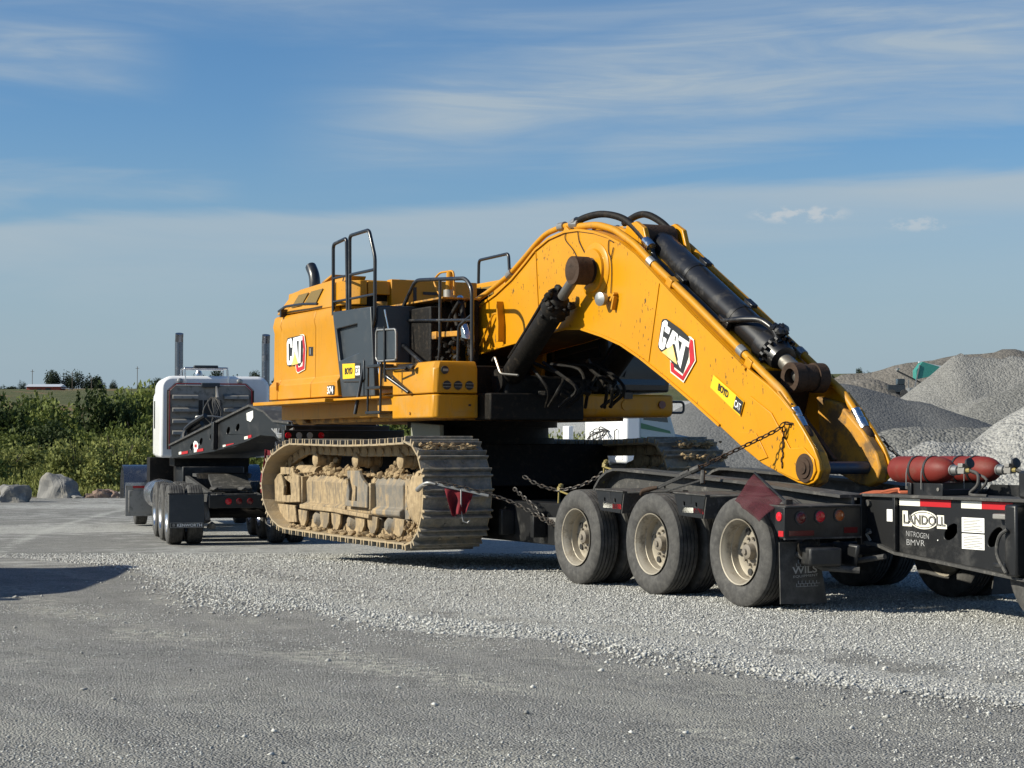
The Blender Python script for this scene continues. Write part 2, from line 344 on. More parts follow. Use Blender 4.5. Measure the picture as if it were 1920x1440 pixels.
    def build(s,name,m,parent=None,bevel=0.,smooth=None):
        m=M[m] if isinstance(m,str) else m
        if bevel and smooth is None: smooth=35
        me=s.mesh(name,m,smooth); ob=bpy.data.objects.new(name,me); COL.objects.link(ob)
        if parent: ob.parent=parent
        if bevel:
            bv=ob.modifiers.new('edge','BEVEL'); bv.width=bevel; bv.segments=2; bv.limit_method='ANGLE'; bv.angle_limit=R(40)
        return ob
def copyof(o,parent=None,loc=None,rot=None):
    c=o.copy(); COL.objects.link(c)
    if parent is not None: c.parent=parent
    if loc is not None: c.location=loc
    if rot is not None: c.rotation_euler=rot
    for ch in list(o.children): copyof(ch,c)
    return c
def solo(name,fr,o,mb,m,label,cat,group=None,bevel=0,smooth=None,kind=None):
    """a thing that is one mesh"""
    ob=mb.build(name,m,None,bevel,smooth); ob.location=fr.W(*o); ob.rotation_euler=(0,0,fr.rz())
    return tag(ob,label,cat,group,kind)
def textmesh(body,o,org,xv,yv,m,parent,name='lettering',bold=0.,depth=.004,dv=(0,1,0),space=1.):
    """lettering fitted into the parallelogram org + xv, org + yv, in (u,v,z)"""
    cu=bpy.data.curves.new('t','FONT'); cu.body=body; cu.offset=bold; cu.resolution_u=3; cu.space_character=space; cu.align_x='LEFT'
    ob=bpy.data.objects.new('t',cu); COL.objects.link(ob)
    dg=bpy.context.evaluated_depsgraph_get(); me=bpy.data.meshes.new_from_object(ob.evaluated_get(dg))
    bpy.data.objects.remove(ob)
    xs=[v.co.x for v in me.vertices]; ys=[v.co.y for v in me.vertices]
    x0,x1,y0,y1=min(xs),max(xs),min(ys),max(ys)
    org,xv,yv,dv=Vector(org),Vector(xv),Vector(yv),Vector(dv)
    for v in me.vertices:
        p=org+xv*((v.co.x-x0)/(x1-x0))+yv*((v.co.y-y0)/(y1-y0))+dv*depth
        v.co=(p.x-o[0],-(p.y-o[1]),p.z-o[2])
    me.materials.append(M[m]); t=bpy.data.objects.new(name,me); COL.objects.link(t); t.parent=parent
    return t
def decal(o,polys,v,m,parent,name):
    mb=MB(o)
    for p in polys: mb.prv(p,v-.004,v)
    return mb.build(name,m,parent)
# ================================================================== GROUND
def vnoise(x,y,s,seed=0):
    """smooth value noise for numpy arrays"""
    r=np.random.default_rng(seed); g=r.random((256,256)); x=x/s+1000; y=y/s+1000
    xi=np.floor(x).astype(int); yi=np.floor(y).astype(int); fx=x-xi; fy=y-yi; fx=fx*fx*(3-2*fx); fy=fy*fy*(3-2*fy)
    a=g[xi%256,yi%256]; b=g[(xi+1)%256,yi%256]; c=g[xi%256,(yi+1)%256]; d=g[(xi+1)%256,(yi+1)%256]
    return (a*(1-fx)+b*fx)*(1-fy)+(c*(1-fx)+d*fx)*fy
def sst(x,a,b): t=np.clip((x-a)/(b-a),0,1); return t*t*(3-2*t)
WR=np.array([(-5.2,22.6),(-3.24,19.06),(-1.46,15.55),(.16,14.04),(1.24,12.49),(2.08,11.12),(2.81,10.23),(4.6,7.9)])   # line of the coarse windrow
def wrdist(x,y):
    """signed distance to the windrow line, positive on the trailer's side"""
    best=np.full(np.shape(x),1e9); sg=np.zeros(np.shape(x))
    for (ax,ay),(bx,by) in zip(WR[:-1],WR[1:]):
        dx,dy=bx-ax,by-ay; t=np.clip(((x-ax)*dx+(y-ay)*dy)/(dx*dx+dy*dy),0,1)
        px,py=x-(ax+t*dx),y-(ay+t*dy); d=np.hypot(px,py); s=np.sign(dx*py-dy*px)
        m=d<best; best=np.where(m,d,best); sg=np.where(m,s,sg)
    return best*sg
def gh(x,y):
    x=np.asarray(x,float); y=np.asarray(y,float)
    z=-.29*sst(y,21,31)
    z=z+np.where(y>66,17.9*sst(y,66,560)**.9,0)*(1+.25*sst(x,20,110))+np.where(y>90,(vnoise(x,y,60,3)-.5)*3.0*sst(y,90,200),0)
    z=z-np.where(y>600,(y-600)*.03,0)
    z=z+(vnoise(x,y,5,1)-.5)*.03*sst(y,4,9)+(vnoise(x,y,1.3,2)-.5)*.012
    wd=wrdist(x,y); z=z+.03*np.exp(-(wd/.35)**2)
    return z
xs=np.concatenate([-np.geomspace(1500,9,50),np.arange(-8.9,9,.12),np.geomspace(9,1500,50)])
ys=np.concatenate([[-60,-30,-15,-6,0],np.arange(4,24,.12),np.geomspace(24,1800,150)])
GX,GY=np.meshgrid(xs,ys); GZ=gh(GX,GY)
def gridmesh(name,X,Y,Z,m,smooth=True):
    ny,nx=X.shape; co=np.stack([X,Y,Z],-1).reshape(-1,3)
    i=np.arange(ny-1)[:,None]*nx+np.arange(nx-1)[None,:]; i=i.ravel()
    f=np.stack([i,i+1,i+nx+1,i+nx],-1)
    me=bpy.data.meshes.new(name); me.vertices.add(len(co)); me.vertices.foreach_set('co',co.ravel())
    me.loops.add(f.size); me.loops.foreach_set('vertex_index',f.ravel()); me.polygons.add(len(f))
    me.polygons.foreach_set('loop_start',np.arange(0,f.size,4)); me.polygons.foreach_set('loop_total',np.full(len(f),4))
    me.update(); me.validate()
    if smooth: me.polygons.foreach_set('use_smooth',[True]*len(f))
    me.materials.append(m); ob=bpy.data.objects.new(name,me); COL.objects.link(ob); return ob
def groundmat():
    m,t,b=mat('crushed limestone yard'); g=t.node('ShaderNodeNewGeometry').outputs['Position']
    cl=t.noise(g,9,5,.65)
    at=t.node('ShaderNodeAttribute',attribute_name='loose').outputs['Fac']     # loose stone against packed fines
    far=t.node('ShaderNodeAttribute',attribute_name='green').outputs['Fac']
    big=t.noise(g,.35,4,.6); mid=t.noise(g,2.2,5,.6); drv=t.noise(t.scale(g,(1,1,1),rot=(0,0,R(-52))),1,1)
    wdv=t.node('ShaderNodeAttribute',attribute_name='wd').outputs['Fac']; gs=t.node('ShaderNodeSeparateXYZ'); t.l.new(g,gs.inputs[0]); al=t.m('SUBTRACT',t.m('MULTIPLY',gs.outputs[0],.45),t.m('MULTIPLY',gs.outputs[1],.89))
    cs=t.node('ShaderNodeCombineXYZ'); t.put(cs.inputs[0],t.m('MULTIPLY',wdv,2.4)); t.put(cs.inputs[1],t.m('MULTIPLY',al,.28)); t.put(cs.inputs[2],0.0)
    nr=t.m('SUBTRACT',1.0,t.ss(gs.outputs[1],22.,30.)); streak=t.m('ADD',t.m('MULTIPLY',t.noise(cs.outputs[0],1.,7,.66,.6),nr),t.m('MULTIPLY',t.m('ADD',.25,t.m('MULTIPLY',t.noise(g,1.6,8,.75),.5)),t.m('SUBTRACT',1.0,nr)))
    def bnd(c0,wid): return t.m('SUBTRACT',1.0,t.ss(t.m('ABSOLUTE',t.m('SUBTRACT',t.m('ADD',wdv,t.m('MULTIPLY',t.m('SUBTRACT',mid,.5),.9)),c0)),0.,wid))
    lo=t.ss(t.m('ADD',at,t.m('MULTIPLY',t.m('SUBTRACT',mid,.5),.9)),.35,.65)
    st1=t.vor(g,46,out='Color'); s1=t.node('ShaderNodeSeparateColor'); t.l.new(st1,s1.inputs[0])
    st2=t.vor(g,72,out='Color'); s2=t.node('ShaderNodeSeparateColor'); t.l.new(st2,s2.inputs[0])
    grit=t.noise(g,260,3,.7)
    pk=t.mix(t.ss(mid,.3,.7),(.205,.202,.188,1),(.292,.288,.268,1))
    pk=t.mix(t.m('MULTIPLY',t.ss(s2.outputs[0],.45,1.),.8),pk,(.34,.335,.32,1)); pk=t.mix(t.m('MULTIPLY',t.ss(s2.outputs[1],.55,1.),.75),pk,(.055,.055,.055,1))
    pk=t.mix(t.m('MULTIPLY',t.ss(cl,.48,.66),.35),pk,(.26,.255,.245,1)); pk=t.mix(t.m('MULTIPLY',t.ss(grit,.52,.7),.3),pk,(.07,.07,.07,1))
    pk=t.mix(t.m('MULTIPLY',t.ss(streak,.50,.72),.55),pk,(.36,.35,.31,1)); pk=t.mix(t.m('MULTIPLY',t.ss(streak,.46,.28),.4),pk,(.11,.108,.105,1))
    for c0,wid,am in((-1.9,.55,.75),(-.75,.3,.5),(-3.3,.6,.5)): pk=t.mix(t.m('MULTIPLY',t.m('MULTIPLY',bnd(c0,wid),t.ss(cl,.42,.62)),t.m('MULTIPLY',t.ss(t.noise(g,.55,3),.42,.58),am)),pk,(.50,.485,.41,1))
    ls=t.mix(t.m('ADD',t.m('MULTIPLY',s1.outputs[0],.6),t.m('MULTIPLY',t.ss(t.noise(g,16,3,.7),.35,.65),.4)),(.23,.229,.214,1),(.64,.635,.60,1))
    ls=t.mix(t.m('MULTIPLY',t.ss(streak,.56,.72),.55),ls,(.47,.46,.41,1))
    ls=t.mix(t.m('MULTIPLY',t.ss(grit,.55,.75),.3),ls,(.13,.13,.13,1))
    ls=t.mix(t.m('MULTIPLY',t.m('MULTIPLY',bnd(.85,.45),t.ss(t.noise(g,.8,4),.38,.6)),.8),ls,(.46,.45,.405,1))
    c=t.mix(lo,pk,ls)
    c=t.mix(t.m('MULTIPLY',t.ss(big,.35,.7),.22),c,(.30,.29,.26,1))
    soil=t.mix(t.ss(t.noise(g,.045,6,.7),.52,.60),(.07,.08,.032,1),(.20,.115,.065,1))
    soil=t.mix(t.m('MULTIPLY',t.ss(t.noise(g,.4,5,.7),.45,.6),.6),soil,(.14,.135,.07,1))
    arcx=t.m('ABSOLUTE',t.m('ADD',t.m('ADD',gs.outputs[0],8.35),t.m('ADD',t.m('SUBTRACT',t.m('MULTIPLY',t.m('SUBTRACT',gs.outputs[1],29.4),.185),t.m('MULTIPLY',t.m('POWER',t.m('SUBTRACT',gs.outputs[1],29.4),2),.0035)),t.m('MULTIPLY',t.m('SUBTRACT',cl,.5),.8))))
    arc=t.m('MULTIPLY',t.m('SUBTRACT',1.0,t.ss(arcx,.02,.20)),t.m('MULTIPLY',t.ss(gs.outputs[1],24.,27.),t.ss(mid,.3,.6))); c=t.mix(t.m('MULTIPLY',arc,.6),c,(.55,.55,.50,1))
    c=t.mix(far,c,soil)
    t.put(b.inputs['Base Color'],c); b.inputs['Roughness'].default_value=.95; b.inputs['Specular IOR Level'].default_value=.15
    h=t.m('ADD',t.m('MULTIPLY',t.m('MULTIPLY',t.vor(g,46),lo),-1.3),t.m('MULTIPLY',t.vor(g,72),-.8))
    h=t.m('ADD',h,t.m('MULTIPLY',grit,.12)); h=t.m('ADD',h,t.m('MULTIPLY',mid,.5))
    bn=t.node('ShaderNodeBump'); bn.inputs['Strength'].default_value=.9; bn.inputs['Distance'].default_value=.026
    t.put(bn.inputs['Height'],h); t.l.new(bn.outputs[0],b.inputs['Normal']); return m
ground=gridmesh('ground',GX,GY,GZ,groundmat()); tag(ground,kind='structure')
wd=wrdist(GX,GY)+(vnoise(GX,GY,2.5,9)-.5)*1.3
loose=np.where(wd>-.15,.95,.02); loose=np.where((wd>.9)&(wd<1.6)&(vnoise(GX,GY,3,12)>.45),.55,loose)
loose=np.clip(loose+.45*(vnoise(GX,GY,1.6,14)-.5),0,1)
bk=sst(GY+GX*.25,19,23); arc=np.exp(-((np.hypot(GX+3,GY-9)-29.5+(vnoise(GX,GY,4,6)-.5)*.8)/.35)**2)*(GX<-5); loose=loose*(1-bk)+bk*np.clip(.78+.5*(vnoise(GX*.6,GY,3.5,5)-.5)-.35*sst(-GX,4,9)*(GY>24)+arc*.6,0,1)
green=sst(GY+ (vnoise(GX,GY,4,8)-.5)*3,61.5,64)*np.where(GX<60,1,1)
green=np.where((GX>2)&(GY<300),0,green)
for nm,v in(('loose',loose),('green',green),('wd',np.clip(wrdist(GX,GY),-12,12))):
    a=ground.data.attributes.new(nm,'FLOAT','POINT'); a.data.foreach_set('value',v.ravel().astype(np.float32))

def stones(name,P,S,m,label,kind='stuff',cat=None):
    """thousands of small angular stones as one mesh; P centres, S sizes"""
    n=len(P); base=np.array([(1,0,0),(-1,0,0),(0,1,0),(0,-1,0),(0,0,1),(0,0,-1)],float)
    tri=np.array([(0,2,4),(2,1,4),(1,3,4),(3,0,4),(2,0,5),(1,2,5),(3,1,5),(0,3,5)])
    v=base[None]*(1+rng.uniform(-.35,.35,(n,6,1)))+rng.uniform(-.3,.3,(n,6,3)); v*=np.array([1,.75,.6])
    a=rng.uniform(0,2*np.pi,n); ca,sa=np.cos(a),np.sin(a)
    x=v[:,:,0]*ca[:,None]-v[:,:,1]*sa[:,None]; y=v[:,:,0]*sa[:,None]+v[:,:,1]*ca[:,None]
    v=np.stack([x,y,v[:,:,2]],-1)*S[:,None,None]+P[:,None,:]
    f=(tri[None]+6*np.arange(n)[:,None,None]).reshape(-1,3)
    me=bpy.data.meshes.new(name); me.vertices.add(n*6); me.vertices.foreach_set('co',v.reshape(-1))
    me.loops.add(f.size); me.loops.foreach_set('vertex_index',f.ravel().astype(np.int32)); me.polygons.add(len(f))
    me.polygons.foreach_set('loop_start',np.arange(0,f.size,3)); me.polygons.foreach_set('loop_total',np.full(len(f),3)); me.update()
    t=me.attributes.new('tone','FLOAT','POINT'); t.data.foreach_set('value',np.repeat(rng.random(n),6).astype(np.float32))
    me.materials.append(m); ob=bpy.data.objects.new(name,me); COL.objects.link(ob); return tag(ob,label,cat,kind=kind)
def stonemat():
    m,t,b=mat('limestone chips'); k=t.node('ShaderNodeAttribute',attribute_name='tone').outputs['Fac']
    c=t.mix(k,(.23,.229,.216,1),(.58,.576,.545,1)); t.put(b.inputs['Base Color'],c); b.inputs['Roughness'].default_value=.92
    b.inputs['Specular IOR Level'].default_value=.2; return m
SM=stonemat()
def inview(x,y,pad=.4): return np.abs(x)<(.2824*y+pad)
def scatter(n,fn,y0,y1,s0,s1,lift=.25):
    y=rng.uniform(y0,y1,n); x=rng.uniform(-1,1,n)*(.2824*y1+.5); d=wrdist(x,y); keep=inview(x,y)&(rng.random(n)<fn(x,y,d))
    x,y=x[keep],y[keep]; s=rng.uniform(s0,s1,len(x))**1.0; z=gh(x,y)+s*lift; return np.stack([x,y,z],-1),s
sets=[scatter(170000,lambda x,y,d:np.exp(-((d+.05+(vnoise(x,y,1.4,61)-.5)*.7)/(.16+.34*vnoise(x,y,2.3,62)))**2)*np.clip(vnoise(x,y,.9,63)*1.6,.15,1),8,23,.006,.021),
      scatter(70000,lambda x,y,d:np.where(d>0,.6,.0)*(.35+.8*vnoise(x,y,2.,15)),20,29,.011,.020),
      scatter(260000,lambda x,y,d:np.where(d>-.1,.55,.0)*(.30+.9*(vnoise(x,y,1.6,14)))*(1-.75*np.exp(-((d-.85)/.35)**2)*(vnoise(x,y,2.6,77)>.4)),8.6,20.5,.006,.015),
      scatter(60000,lambda x,y,d:np.where(d<=0,.08+.6*(vnoise(x,y,1.1,21)>.62)+.5*np.exp(-((d+1.6)/.4)**2)*(vnoise(x,y,1.7,22)>.5),0),8,17,.004,.010),
      scatter(500,lambda x,y,d:np.where(d<0,.5,.25),8,20,.012,.026)]
P=np.concatenate([a for a,_ in sets]); S=np.concatenate([b for _,b in sets])
stones('gravel',P,S,SM,'loose grey limestone chips spread over the packed yard')

# ================================================================== GRAVEL PILES
def pilemat(name,c1,c2,sc,bump):
    m,t,b=mat(name); g=t.node('ShaderNodeNewGeometry').outputs['Position']
    v=t.vor(g,sc,out='Color'); s=t.node('ShaderNodeSeparateColor'); t.l.new(v,s.inputs[0])
    n=t.noise(g,.30,5,.6); n2=t.noise(g,sc*.35,4,.7)
    c=t.mix(t.m('ADD',t.m('MULTIPLY',s.outputs[0],.65),t.m('MULTIPLY',t.ss(n2,.35,.65),.35)),(*c1,1),(*c2,1))
    c=t.mix(t.m('MULTIPLY',t.ss(n,.4,.7),.3),c,(*[q*.72 for q in c1],1))
    t.put(b.inputs['Base Color'],c); b.inputs['Roughness'].default_value=.96; b.inputs['Specular IOR Level'].default_value=.1
    bn=t.node('ShaderNodeBump'); bn.inputs['Strength'].default_value=1; bn.inputs['Distance'].default_value=bump
    t.put(bn.inputs['Height'],t.m('ADD',t.m('MULTIPLY',t.vor(g,sc),-.8),t.m('MULTIPLY',t.noise(g,sc*.4,5,.7),1.6))); t.l.new(bn.outputs[0],b.inputs['Normal']); return m
def pile(d,crest,m,label,slope=.68,base=-.3,depthdir=0.,seed=0,res=.4,rough=.25,name='gravel_pile'):
    pts=[((x-960)/3400*d,1.48+(835-y)/3400*d) for x,y in crest]
    CX=[];CZ=[]
    for (a,b),(c,e) in zip(pts[:-1],pts[1:]):
        n=max(2,int(abs(c-a)/(res*1.2))); t=np.linspace(0,1,n,endpoint=False); CX+=list(a+(c-a)*t); CZ+=list(b+(e-b)*t)
    CX=np.array(CX+[pts[-1][0]]); CZ=np.array(CZ+[pts[-1][1]]); CY=d+(vnoise(CX,CX*0,6*d/60,seed)-.5)*d*.05+depthdir*(CX-CX.mean())
    hm=(CZ.max()-base)/slope; gx=np.arange(CX.min()-hm,CX.max()+hm,res); gy=np.arange(CY.min()-hm,CY.max()+hm,res*1.3)
    X,Y=np.meshgrid(gx,gy); Zp=np.full(X.shape,-1e9)
    for a,b,c in zip(CX,CY,CZ):
        q=np.hypot(X-a,Y-b); Zp=np.maximum(Zp,c-slope*(np.sqrt(q*q+.09*res)-.3*np.sqrt(res)))
    Zp+=((vnoise(X,Y,2.2*res/.4,seed+1)-.5)*rough+(vnoise(X*1.0,Y*.25,.9*res/.4,seed+2)-.5)*rough*.8)*sst(Zp,base,base+1.5)
    Zp=np.maximum(Zp,base-.35)
    o=gridmesh(name,X-CX.mean(),Y-d,Zp-base,m); o.location=(CX.mean(),d,base)
    return tag(o,label,'gravel pile','stockpiles of crushed stone')
ML=pilemat('pale washed stone',(.23,.228,.218),(.43,.425,.40),14,.07); MM=pilemat('mid grey stone',(.12,.12,.114),(.22,.218,.205),9,.08)
MD=pilemat('dark stone dust',(.110,.112,.112),(.150,.151,.150),9,.03); MB2=pilemat('brown grey stone',(.13,.12,.105),(.19,.175,.155),3,.12)
MG=pilemat('grey stone',(.165,.163,.154),(.27,.266,.25),8,.08)
pile(40,[(1700,845),(1640,872),(1668,837),(1690,837),(1712,832),(1725,821),(1742,830),(1790,836),(1828,830),(1880,798),(1925,767),(1990,722),(2100,690),(2200,690)],ML,'bright pale gravel pile beyond the red gas bottles, two small cones at its left end',res=.22,rough=.16,seed=1,slope=.72)
pile(60,[(1560,870),(1625,830),(1650,815),(1700,808),(1780,803),(1890,797),(1960,800)],MM,'low coarse mid grey windrow behind the pale gravel pile',res=.35,rough=.3,seed=2)
pile(82,[(1120,835),(1200,800),(1255,775),(1300,757),(1380,722),(1450,712),(1530,708),(1590,711),(1640,726),(1690,740),(1760,755),(1820,777),(1878,798)],MD,'large smooth dark grey dust pile seen over the lowered boom tip',res=.6,rough=.35,seed=3,slope=.62)
pile(92,[(1850,745),(1920,722),(2020,700)],MM,'brownish grey pile at the right edge, foot of the big pale heap',res=.6,rough=.4,seed=4)
pile(104,[(1775,762),(1850,733),(1920,704),(2010,688)],MG,'grey gravel shoulder in front of the big pale heap',res=.6,rough=.4,seed=5)
pile(118,[(1700,737),(1735,710),(1768,686),(1795,673),(1850,674),(1930,675),(2080,668)],MG,'big flat topped pale gravel heap below the brown ridge',res=.6,rough=.6,seed=6)
pile(150,[(1600,712),(1625,706),(1650,706),(1668,716),(1700,738)],MB2,'dark brown peaked heap between dust pile and distant ridge',res=.9,rough=.5,seed=7)
pile(225,[(1500,715),(1565,707),(1587,700),(1636,699),(1681,690),(1719,683),(1745,677),(1782,670),(1828,660),(1861,653),(1883,646),(1905,648),(1925,654),(2010,675),(2120,690)],MB2,'long brown stone ridge rising to the right on the skyline',res=1.6,rough=1.4,seed=8)

# ================================================================== VEGETATION
def leafmat(name,a,b_):
    m,t,b=mat(name); g=t.node('ShaderNodeNewGeometry'); o=t.node('ShaderNodeObjectInfo')
    r=t.node('ShaderNodeSeparateColor')
    f=t.noise(t.node('ShaderNodeTexCoord').outputs['Object'],1.4,4,.65); rv=g.outputs['Random Per Island']
    c=t.mix(t.m('ADD',t.m('MULTIPLY',rv,.5),t.m('MULTIPLY',t.ss(f,.35,.65),.5)),(*a,1),(*b_,1))
    c=t.mix(t.m('MULTIPLY',o.outputs['Random'],.45),c,(*[q*.6 for q in a],1))
    t.put(b.inputs['Base Color'],c); b.inputs['Roughness'].default_value=.7; b.inputs['Specular IOR Level'].default_value=.2
    tr=t.node('ShaderNodeBsdfTranslucent'); t.put(tr.inputs[0],c); mx=t.node('ShaderNodeMixShader'); mx.inputs[0].default_value=.25
    t.l.new(b.outputs[0],mx.inputs[1]); t.l.new(tr.outputs[0],mx.inputs[2]); t.l.new(mx.outputs[0],t.n['Material Output'].inputs[0]); return m
LD=leafmat('dark shrub leaves',(.030,.050,.016),(.075,.10,.028)); LM=leafmat('mid green leaves',(.09,.12,.03),(.20,.23,.055))
LW=leafmat('weedy olive leaves',(.14,.165,.045),(.31,.32,.10)); LT=leafmat('distant tree leaves',(.022,.036,.022),(.05,.068,.034))
def leafcloud(n,blobs,size,seed,shell=.5):
    """small leaf faces through the volume of several ellipsoids: (cx,cy,cz,rx,ry,rz)"""
    r=np.random.default_rng(seed); B=np.array(blobs,float); wgt=(B[:,3]*B[:,4]*B[:,5])**.67; k=r.choice(len(B),n,p=wgt/wgt.sum())
    d=r.normal(size=(n,3)); d/=np.linalg.norm(d,axis=1)[:,None]; rad=(shell+(1-shell)*r.random(n))*(1+.16*np.sin(d[:,0]*7+seed)*np.cos(d[:,2]*6+d[:,1]*5))
    c=B[k,:3]+d*B[k,3:]*rad[:,None]
    s=size*r.uniform(.5,1.5,n); ax=r.normal(size=(n,3)); ax/=np.linalg.norm(ax,axis=1)[:,None]
    bx=np.cross(ax,r.normal(size=(n,3))); bx/=np.linalg.norm(bx,axis=1)[:,None]
    v=np.stack([c-ax*s[:,None],c+bx*s[:,None]*.6,c+ax*s[:,None],c-bx*s[:,None]*.6],1); return v
def leafmesh(name,v,m):
    n=len(v); me=bpy.data.meshes.new(name); me.vertices.add(n*4); me.vertices.foreach_set('co',v.reshape(-1))
    me.loops.add(n*4); me.loops.foreach_set('vertex_index',np.arange(n*4,dtype=np.int32)); me.polygons.add(n)
    me.polygons.foreach_set('loop_start',np.arange(0,n*4,4)); me.polygons.foreach_set('loop_total',np.full(n,4)); me.update(); me.materials.append(m); return me
def plantobj(name,me,trunk,loc,sc,rz,label,cat,group,rootpart='stems'):
    e=bpy.data.objects.new(name,None); COL.objects.link(e); e.location=loc; e.scale=sc; e.rotation_euler=(0,0,rz); tag(e,label,cat,group)
    for nm,q in(('crown',me),(rootpart,trunk)):
        o=bpy.data.objects.new(nm,q); COL.objects.link(o); o.parent=e
    return e
def stemmesh(n,h,spread,r,seed):
    rr=random.Random(seed); mb=MB(plain=True)
    for i in range(n):
        a=rr.uniform(0,6.28); s=spread*rr.uniform(.3,1); mb.tube([(0,0,-.3),(math.cos(a)*s*.3,math.sin(a)*s*.3,h*.45),(math.cos(a)*s,math.sin(a)*s,h*rr.uniform(.75,1))],[r,r*.7,r*.25],5)
    return mb.mesh('stems',M['bark'])
def rb(seed,n,hx,h):
    rr=random.Random(seed); return [(rr.uniform(-.6,.6)*hx,rr.uniform(-.6,.6)*hx,h*rr.uniform(.25,.8),hx*rr.uniform(.35,.6),hx*rr.uniform(.35,.6),h*rr.uniform(.18,.36)) for _ in range(n)]
BU=[leafmesh('shrub_leaves',leafcloud(5200,rb(10+i,9,1,1.6),.05,i,.35),(LM,LM,LM,LD)[i]) for i in range(4)]
BW=[leafmesh('weed_leaves',leafcloud(3800,rb(30+i,10,1,1.3),.045,i+9,.2),LW if i else LM) for i in range(3)]
CE=leafmesh('cedar_leaves',leafcloud(5200,[(0,0,.25+.27*i,.62*(1-i/7.2),.62*(1-i/7.2),.3) for i in range(7)],.05,5,.35),LD)
ST=stemmesh(7,1.3,.7,.03,1)
rr=random.Random(3)
def gpos(px,d): x=(px-960)/3400*d; return (x,d,float(gh(x,d)))
bush=[ # px, crown top y, distance, half width (m), kind
 (-60,750,86,1.9,0),(14,764,84,1.8,3),(52,738,92,1.9,0),(92,768,82,1.6,1),(146,742,90,1.15,'c'),(40,775,80,1.3,'c'),(88,792,79,1.2,'c'),(228,778,80,1.2,'c'),(192,752,86,1.7,3),(235,748,92,1.9,1),(282,733,94,1.9,1),(262,775,80,1.5,2),(170,800,77,1.4,2),
 (118,806,76,1.4,3),(60,812,75,1.4,2),(5,818,75,1.5,1),(300,800,76,1.5,2),(215,806,76,1.4,1),(330,780,86,1.8,1),(400,760,92,2.0,0),(470,755,92,2.0,1),(540,760,92,2.0,3),(620,770,90,2,1),(-130,760,88,2.0,1),(700,775,92,2,0),(780,780,92,2,2)]
lab=['dark dense shrub','mid green shrub','pale mid green shrub','tall dark shrub']
whr=['at the far left edge of the thicket','behind the low boulder, left part of the thicket','just left of the pointed cedar','low on the left of the cedar','x','right of the pointed cedar','two shrubs right of the cedar','against the skyline left of the white truck','in front of the tall shrub left of the white truck','in the middle row above the big boulder']
def bushlabel(px,ty,k):
    if px<0 or px>310: return 'green shrub of the thicket beyond the white truck and excavator'
    w_=next(t for a,t in ((30,'at the left edge'),(58,'above the squat left boulder'),(75,'between the two large boulders'),(105,'left of the largest boulder'),(130,'right above the largest boulder'),(182,'beside the pointed cedar'),(200,'above the reddish boulder'),(225,'above the rubble stones'),(250,'close to the front fender'),(275,'between fender and sleeper'),(311,'touching the white sleeper')) if px<a)
    return f"{lab[k]} in the {'tall back' if ty<790 else 'low front'} row, {w_}"
for i,(px,ty,d,hw,k) in enumerate(bush):
    x,y,z=gpos(px,d); top=1.48+(835-ty+(30 if ty<790 else 22))/3400*d; h=max(1.5,top-z)
    if k=='c': plantobj('cedar_tree',CE,ST,(x,y,z-.1),(hw,hw,h/2.35),0,{146:'pointed dark green cedar standing above the thicket left of the truck',40:'dark cedar in the thicket near the left edge',88:'broad dark cedar behind the low boulder',228:'dark cedar in the thicket close to the front fender'}[px],'tree','trees','trunk'); continue
    plantobj('shrub',BU[k],ST,(x,y,z-.2),(hw,hw*1.1,(h+.2)/1.75),rr.uniform(0,6),bushlabel(px,ty,k),'shrub','shrubs of the thicket')
# weeds as cover that nobody could count, denser clumps in front
n=110000; y=rng.uniform(62.5,82,n); x=rng.uniform(-34,6,n); hgt=.25+1.5*sst(y,62,72)*(.25+vnoise(x,y,2.2,40)*1.2); keep=vnoise(x,y,2.4,41)<.85
x,y,hgt=x[keep],y[keep],hgt[keep]; n=len(x); zz=gh(x,y); a=rng.uniform(0,6.28,n); sx=rng.uniform(.02,.055,n); zc=zz+hgt*rng.random(n)**.7
s2=rng.uniform(.04,.11,n); tilt=rng.uniform(-.6,.6,(n,2))
V4=np.stack([np.stack([x-np.cos(a)*sx,y-np.sin(a)*sx,zc-s2*.3],-1),np.stack([x+tilt[:,0]*s2*.4,y,zc-s2],-1),np.stack([x+np.cos(a)*sx,y+np.sin(a)*sx,zc-s2*.3],-1),np.stack([x+tilt[:,0]*s2,y+tilt[:,1]*s2,zc+s2],-1)],1)
wo=bpy.data.objects.new('weeds',leafmesh('weeds',V4,LW)); COL.objects.link(wo); tag(wo,'tall weeds and grass at the yard edge',None,None,'stuff')
i=0
for px in list(range(-120,560,24)):
    d=rr.uniform(65,72); x,y,z=gpos(px+rr.uniform(-10,10),d); s=rr.uniform(1.0,2.0)
    plantobj('weed_clump',BW[i%3],ST,(x,y,z-.25),(s,s,rr.uniform(.75,1.9)),rr.uniform(0,6),'leafy olive weed clump growing along the edge of the yard','weed clump','weed clumps along the yard edge','stems'); i+=1

